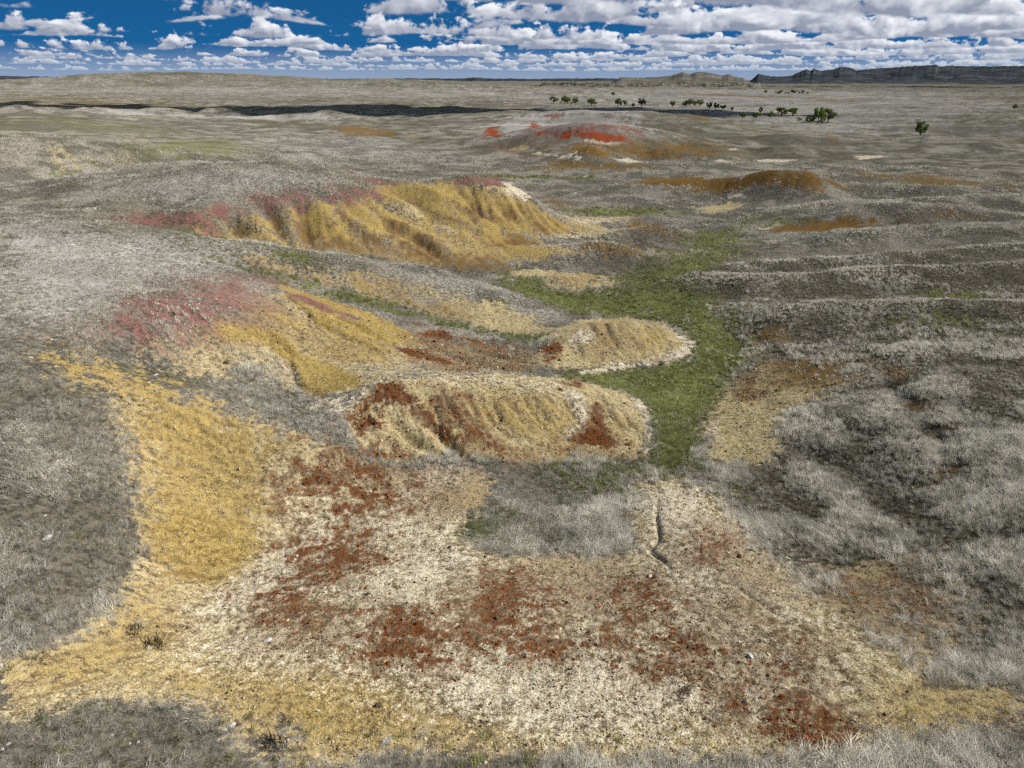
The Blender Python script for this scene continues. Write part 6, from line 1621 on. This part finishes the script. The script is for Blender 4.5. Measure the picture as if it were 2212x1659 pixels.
# ---------------------------------------------------------------- trees
def bark_material():
    mat = bpy.data.materials.new('bark'); mat.use_nodes = True
    N = Nodes(mat.node_tree); out = N.new('ShaderNodeOutputMaterial'); d = N.new('ShaderNodeBsdfDiffuse')
    pos = N.new('ShaderNodeNewGeometry').outputs['Position']
    N.put(d.inputs[0], N.mix(N.noise(pos, 3.0, 4.0), (0.025, 0.020, 0.015, 1), (0.10, 0.085, 0.065, 1))); N.l.new(d.outputs[0], out.inputs[0])
    return mat
def foliage_material():
    mat = bpy.data.materials.new('foliage'); mat.use_nodes = True
    N = Nodes(mat.node_tree); out = N.new('ShaderNodeOutputMaterial')
    geo = N.new('ShaderNodeNewGeometry'); rnd = N.new('ShaderNodeObjectInfo').outputs['Random']
    n = N.noise(geo.outputs['Position'], 0.9, 3.0)
    col = N.mix(N.ramp(n, 0.38, 0.62), (0.075, 0.115, 0.026, 1), (0.20, 0.26, 0.060, 1))
    col = N.mix(N.math('MULTIPLY', rnd, 0.45), col, (0.10, 0.125, 0.055, 1))
    d = N.new('ShaderNodeBsdfDiffuse'); N.put(d.inputs[0], col); t = N.new('ShaderNodeBsdfTranslucent'); N.put(t.inputs[0], col)
    m = N.new('ShaderNodeMixShader'); m.inputs[0].default_value = 0.35
    N.l.new(d.outputs[0], m.inputs[1]); N.l.new(t.outputs[0], m.inputs[2]); N.l.new(m.outputs[0], out.inputs[0])
    return mat
BARK, FOLIAGE = bark_material(), foliage_material()

def limb(vs, fs, a, b, ra, rb, sides=6):
    a = Vector(a); b = Vector(b); ax = (b - a).normalized(); s = ax.orthogonal().normalized(); q = ax.cross(s)
    i = len(vs)
    for p, r in ((a, ra), (b, rb)):
        for k in range(sides):
            t = TAU * k / sides; vs.append(tuple(p + s * (r * math.cos(t)) + q * (r * math.sin(t))))
    for k in range(sides): fs.append((i + k, i + (k + 1) % sides, i + sides + (k + 1) % sides, i + sides + k))

def tree_meshes(kind, seed):
    """a tree one metre high and one metre wide: trunk with limbs, crown of leaf faces in clumps"""
    r = random.Random(seed); tv, tf, cv, cf = [], [], [], []
    clear = {'tree': 0.16, 'tall': 0.28, 'bush': 0.04}[kind]
    top = (r.uniform(-.05, .05), r.uniform(-.05, .05), 0.62)
    limb(tv, tf, (0, 0, -0.03), (top[0] * .4, top[1] * .4, clear + .1), 0.045, 0.032)
    limb(tv, tf, (top[0] * .4, top[1] * .4, clear + .1), top, 0.032, 0.012)
    n = {'tree': 13, 'tall': 11, 'bush': 10}[kind]
    for i in range(n):
        a = TAU * i / n * 2.4 + r.uniform(-.4, .4); h = r.uniform(clear + 0.14, 0.86)
        w = 0.36 * math.sqrt(max(0.05, 1 - ((h - 0.52) / 0.52) ** 2)) * r.uniform(0.5, 1.05)
        c = (math.cos(a) * w, math.sin(a) * w, h); rad = r.uniform(0.13, 0.20)
        limb(tv, tf, (top[0] * .6, top[1] * .6, max(clear, h - 0.3)), c, 0.014, 0.004, 4)
        for k in range(110):
            d = Vector((r.gauss(0, 1), r.gauss(0, 1), r.gauss(0, 1))).normalized() * rad * r.random() ** 0.4
            d.z *= 0.85
            p = Vector(c) + d
            if p.z < clear * 0.8 or p.z > 1.0: continue
            s = r.uniform(0.026, 0.046)
            e1 = Vector((r.gauss(0, 1), r.gauss(0, 1), r.gauss(0, 1))).normalized(); e2 = e1.orthogonal().normalized()
            i0 = len(cv); cv += [tuple(p - e1 * s), tuple(p + e2 * s * .8), tuple(p + e1 * s), tuple(p - e2 * s * .8)]
            cf.append((i0, i0 + 1, i0 + 2, i0 + 3))
    out = []
    for nm, v, f, m in (('trunk', tv, tf, BARK), ('crown', cv, cf, FOLIAGE)):
        me = bpy.data.meshes.new(nm); me.from_pydata(v, [], f); me.materials.append(m); out.append(me)
    return out
TREE_MESHES = {k: [tree_meshes(k, 100 + i * 7 + len(k)) for i in range(4)] for k in ('tree', 'tall', 'bush')}
for i, ((x, y, h, w), (kind, label, group)) in enumerate(zip(PLACES['trees'], TREE_NOTES)):
    r = random.Random(300 + i)
    name = {'tree': 'cottonwood_tree', 'tall': 'cottonwood_tree', 'bush': 'bush'}[kind]
    root = bpy.data.objects.new(name, None); scene.collection.objects.link(root)
    root.location = (x, y, float(ground_z(x, y)[0])); root.rotation_euler.z = r.random() * TAU
    root.scale = (w * 1.25, w * 1.25, h * 1.12)
    root['label'] = label; root['category'] = 'bush' if kind == 'bush' else 'tree'
    if group: root['group'] = group
    tm, cm = r.choice(TREE_MESHES[kind])
    for nm, me in (('trunk', tm), ('crown', cm)):
        o = bpy.data.objects.new(nm, me); scene.collection.objects.link(o); o.parent = root

# ---------------------------------------------------------------- loose rocks, tufts and twigs
def stone_material(name, lo, hi, scale):
    mat = bpy.data.materials.new(name); mat.use_nodes = True
    N = Nodes(mat.node_tree); out = N.new('ShaderNodeOutputMaterial'); d = N.new('ShaderNodeBsdfDiffuse')
    pos = N.new('ShaderNodeTexCoord').outputs['Object']
    n = N.noise(pos, scale, 5.0, 0.65)
    N.put(d.inputs[0], N.mix(N.ramp(n, 0.35, 0.65), lo + (1,), hi + (1,)))
    b = N.new('ShaderNodeBump'); b.inputs['Distance'].default_value = 0.05; N.put(b.inputs['Height'], n); N.put(d.inputs['Normal'], b.outputs[0])
    N.l.new(d.outputs[0], out.inputs[0])
    return mat
WHITE_STONE = stone_material('pale_limestone', (0.36, 0.35, 0.33), (0.72, 0.70, 0.67), 6.0)
DARK_STONE = stone_material('dark_stone', (0.018, 0.017, 0.016), (0.075, 0.068, 0.06), 3.0)

def stone_mesh(name, mat, seed, flatness):
    r = random.Random(seed); bm = bmesh.new(); bmesh.ops.create_icosphere(bm, subdivisions=2, radius=0.5)
    cuts = [(Vector((r.gauss(0, 1), r.gauss(0, 1), r.gauss(0, .6))).normalized(), r.uniform(0.26, 0.42)) for _ in range(7)]
    for v in bm.verts:
        for nrm, dist in cuts:
            k = v.co.dot(nrm)
            if k > dist: v.co -= nrm * (k - dist) * 0.9
        v.co *= r.uniform(0.94, 1.06); v.co.z *= flatness
    me = bpy.data.meshes.new(name); bm.to_mesh(me); bm.free(); me.materials.append(mat)
    return me
stones = [stone_mesh('rock', WHITE_STONE, i, 0.5) for i in range(5)]; darks = [stone_mesh('boulder', DARK_STONE, 20 + i, 0.8) for i in range(4)]
for i, ((x, y, w), (name, label, group)) in enumerate(zip(PLACES['rocks'], ROCK_NOTES)):
    r = random.Random(700 + i)
    o = bpy.data.objects.new(name, r.choice(darks if name == 'boulder' else stones)); scene.collection.objects.link(o)
    o.location = (x, y, float(ground_z(x, y)[0]) + 0.08 * w); o.rotation_euler = (r.uniform(-.2, .2), r.uniform(-.2, .2), r.random() * TAU)
    o.scale = (w, w * r.uniform(0.6, 0.85), w * r.uniform(0.6, 0.8))
    o['label'] = label; o['category'] = 'boulder' if name == 'boulder' else 'rock'
    if group: o['group'] = group

big_tuft = [tuft_mesh('leafy_tuft', fresh, 70, 0.42, 0.22, 0.012, 0.7, 70 + s) for s in range(3)]
dead_mat = leaf_material('dead_stems', (0.020, 0.018, 0.016), (0.06, 0.05, 0.04))
dead_tuft = tuft_mesh('dead_tuft', dead_mat, 90, 0.40, 0.30, 0.010, 0.9, 88)
for i, ((x, y, w), (name, label, group)) in enumerate(zip(PLACES['tufts'], TUFT_NOTES)):
    o = bpy.data.objects.new(name, dead_tuft if name == 'dead_shrub' else big_tuft[i % 3]); scene.collection.objects.link(o)
    o.location = (x, y, float(ground_z(x, y)[0])); o.rotation_euler.z = i * 1.7; k = w / 0.7; o.scale = (k, k, k * 0.9)
    o['label'] = label; o['category'] = 'shrub' if name == 'dead_shrub' else 'plant'
    if group: o['group'] = group

twig_mat = stone_material('weathered_wood', (0.05, 0.042, 0.034), (0.20, 0.17, 0.135), 9.0)
for i, (ends, label) in enumerate(zip(zip(PLACES['twigs'][::2], PLACES['twigs'][1::2]), TWIG_NOTES)):
    (x0, y0), (x1, y1) = ends
    r = random.Random(40 + i); vs, fs = [], []
    z0 = float(ground_z(x0, y0)[0]); pts = []
    for k in range(6):
        t = k / 5; x = x0 + (x1 - x0) * t + r.uniform(-.04, .04); y = y0 + (y1 - y0) * t + r.uniform(-.04, .04)
        pts.append(Vector((x - x0, y - y0, float(ground_z(x, y)[0]) - z0 + 0.05 + 0.06 * math.sin(3 * t))))
    for k in range(5): limb(vs, fs, pts[k], pts[k + 1], 0.022 - 0.003 * k, 0.019 - 0.003 * k, 5)
    limb(vs, fs, pts[2], pts[2] + Vector((0.25, 0.18, 0.10)), 0.012, 0.004, 5); limb(vs, fs, pts[3], pts[3] + Vector((-0.2, 0.15, 0.08)), 0.010, 0.004, 5)
    me = bpy.data.meshes.new('fallen_branch'); me.from_pydata(vs, [], fs); me.materials.append(twig_mat)
    o = bpy.data.objects.new('fallen_branch', me); scene.collection.objects.link(o); o.location = (x0, y0, z0)
    o['label'] = label; o['category'] = 'branch'
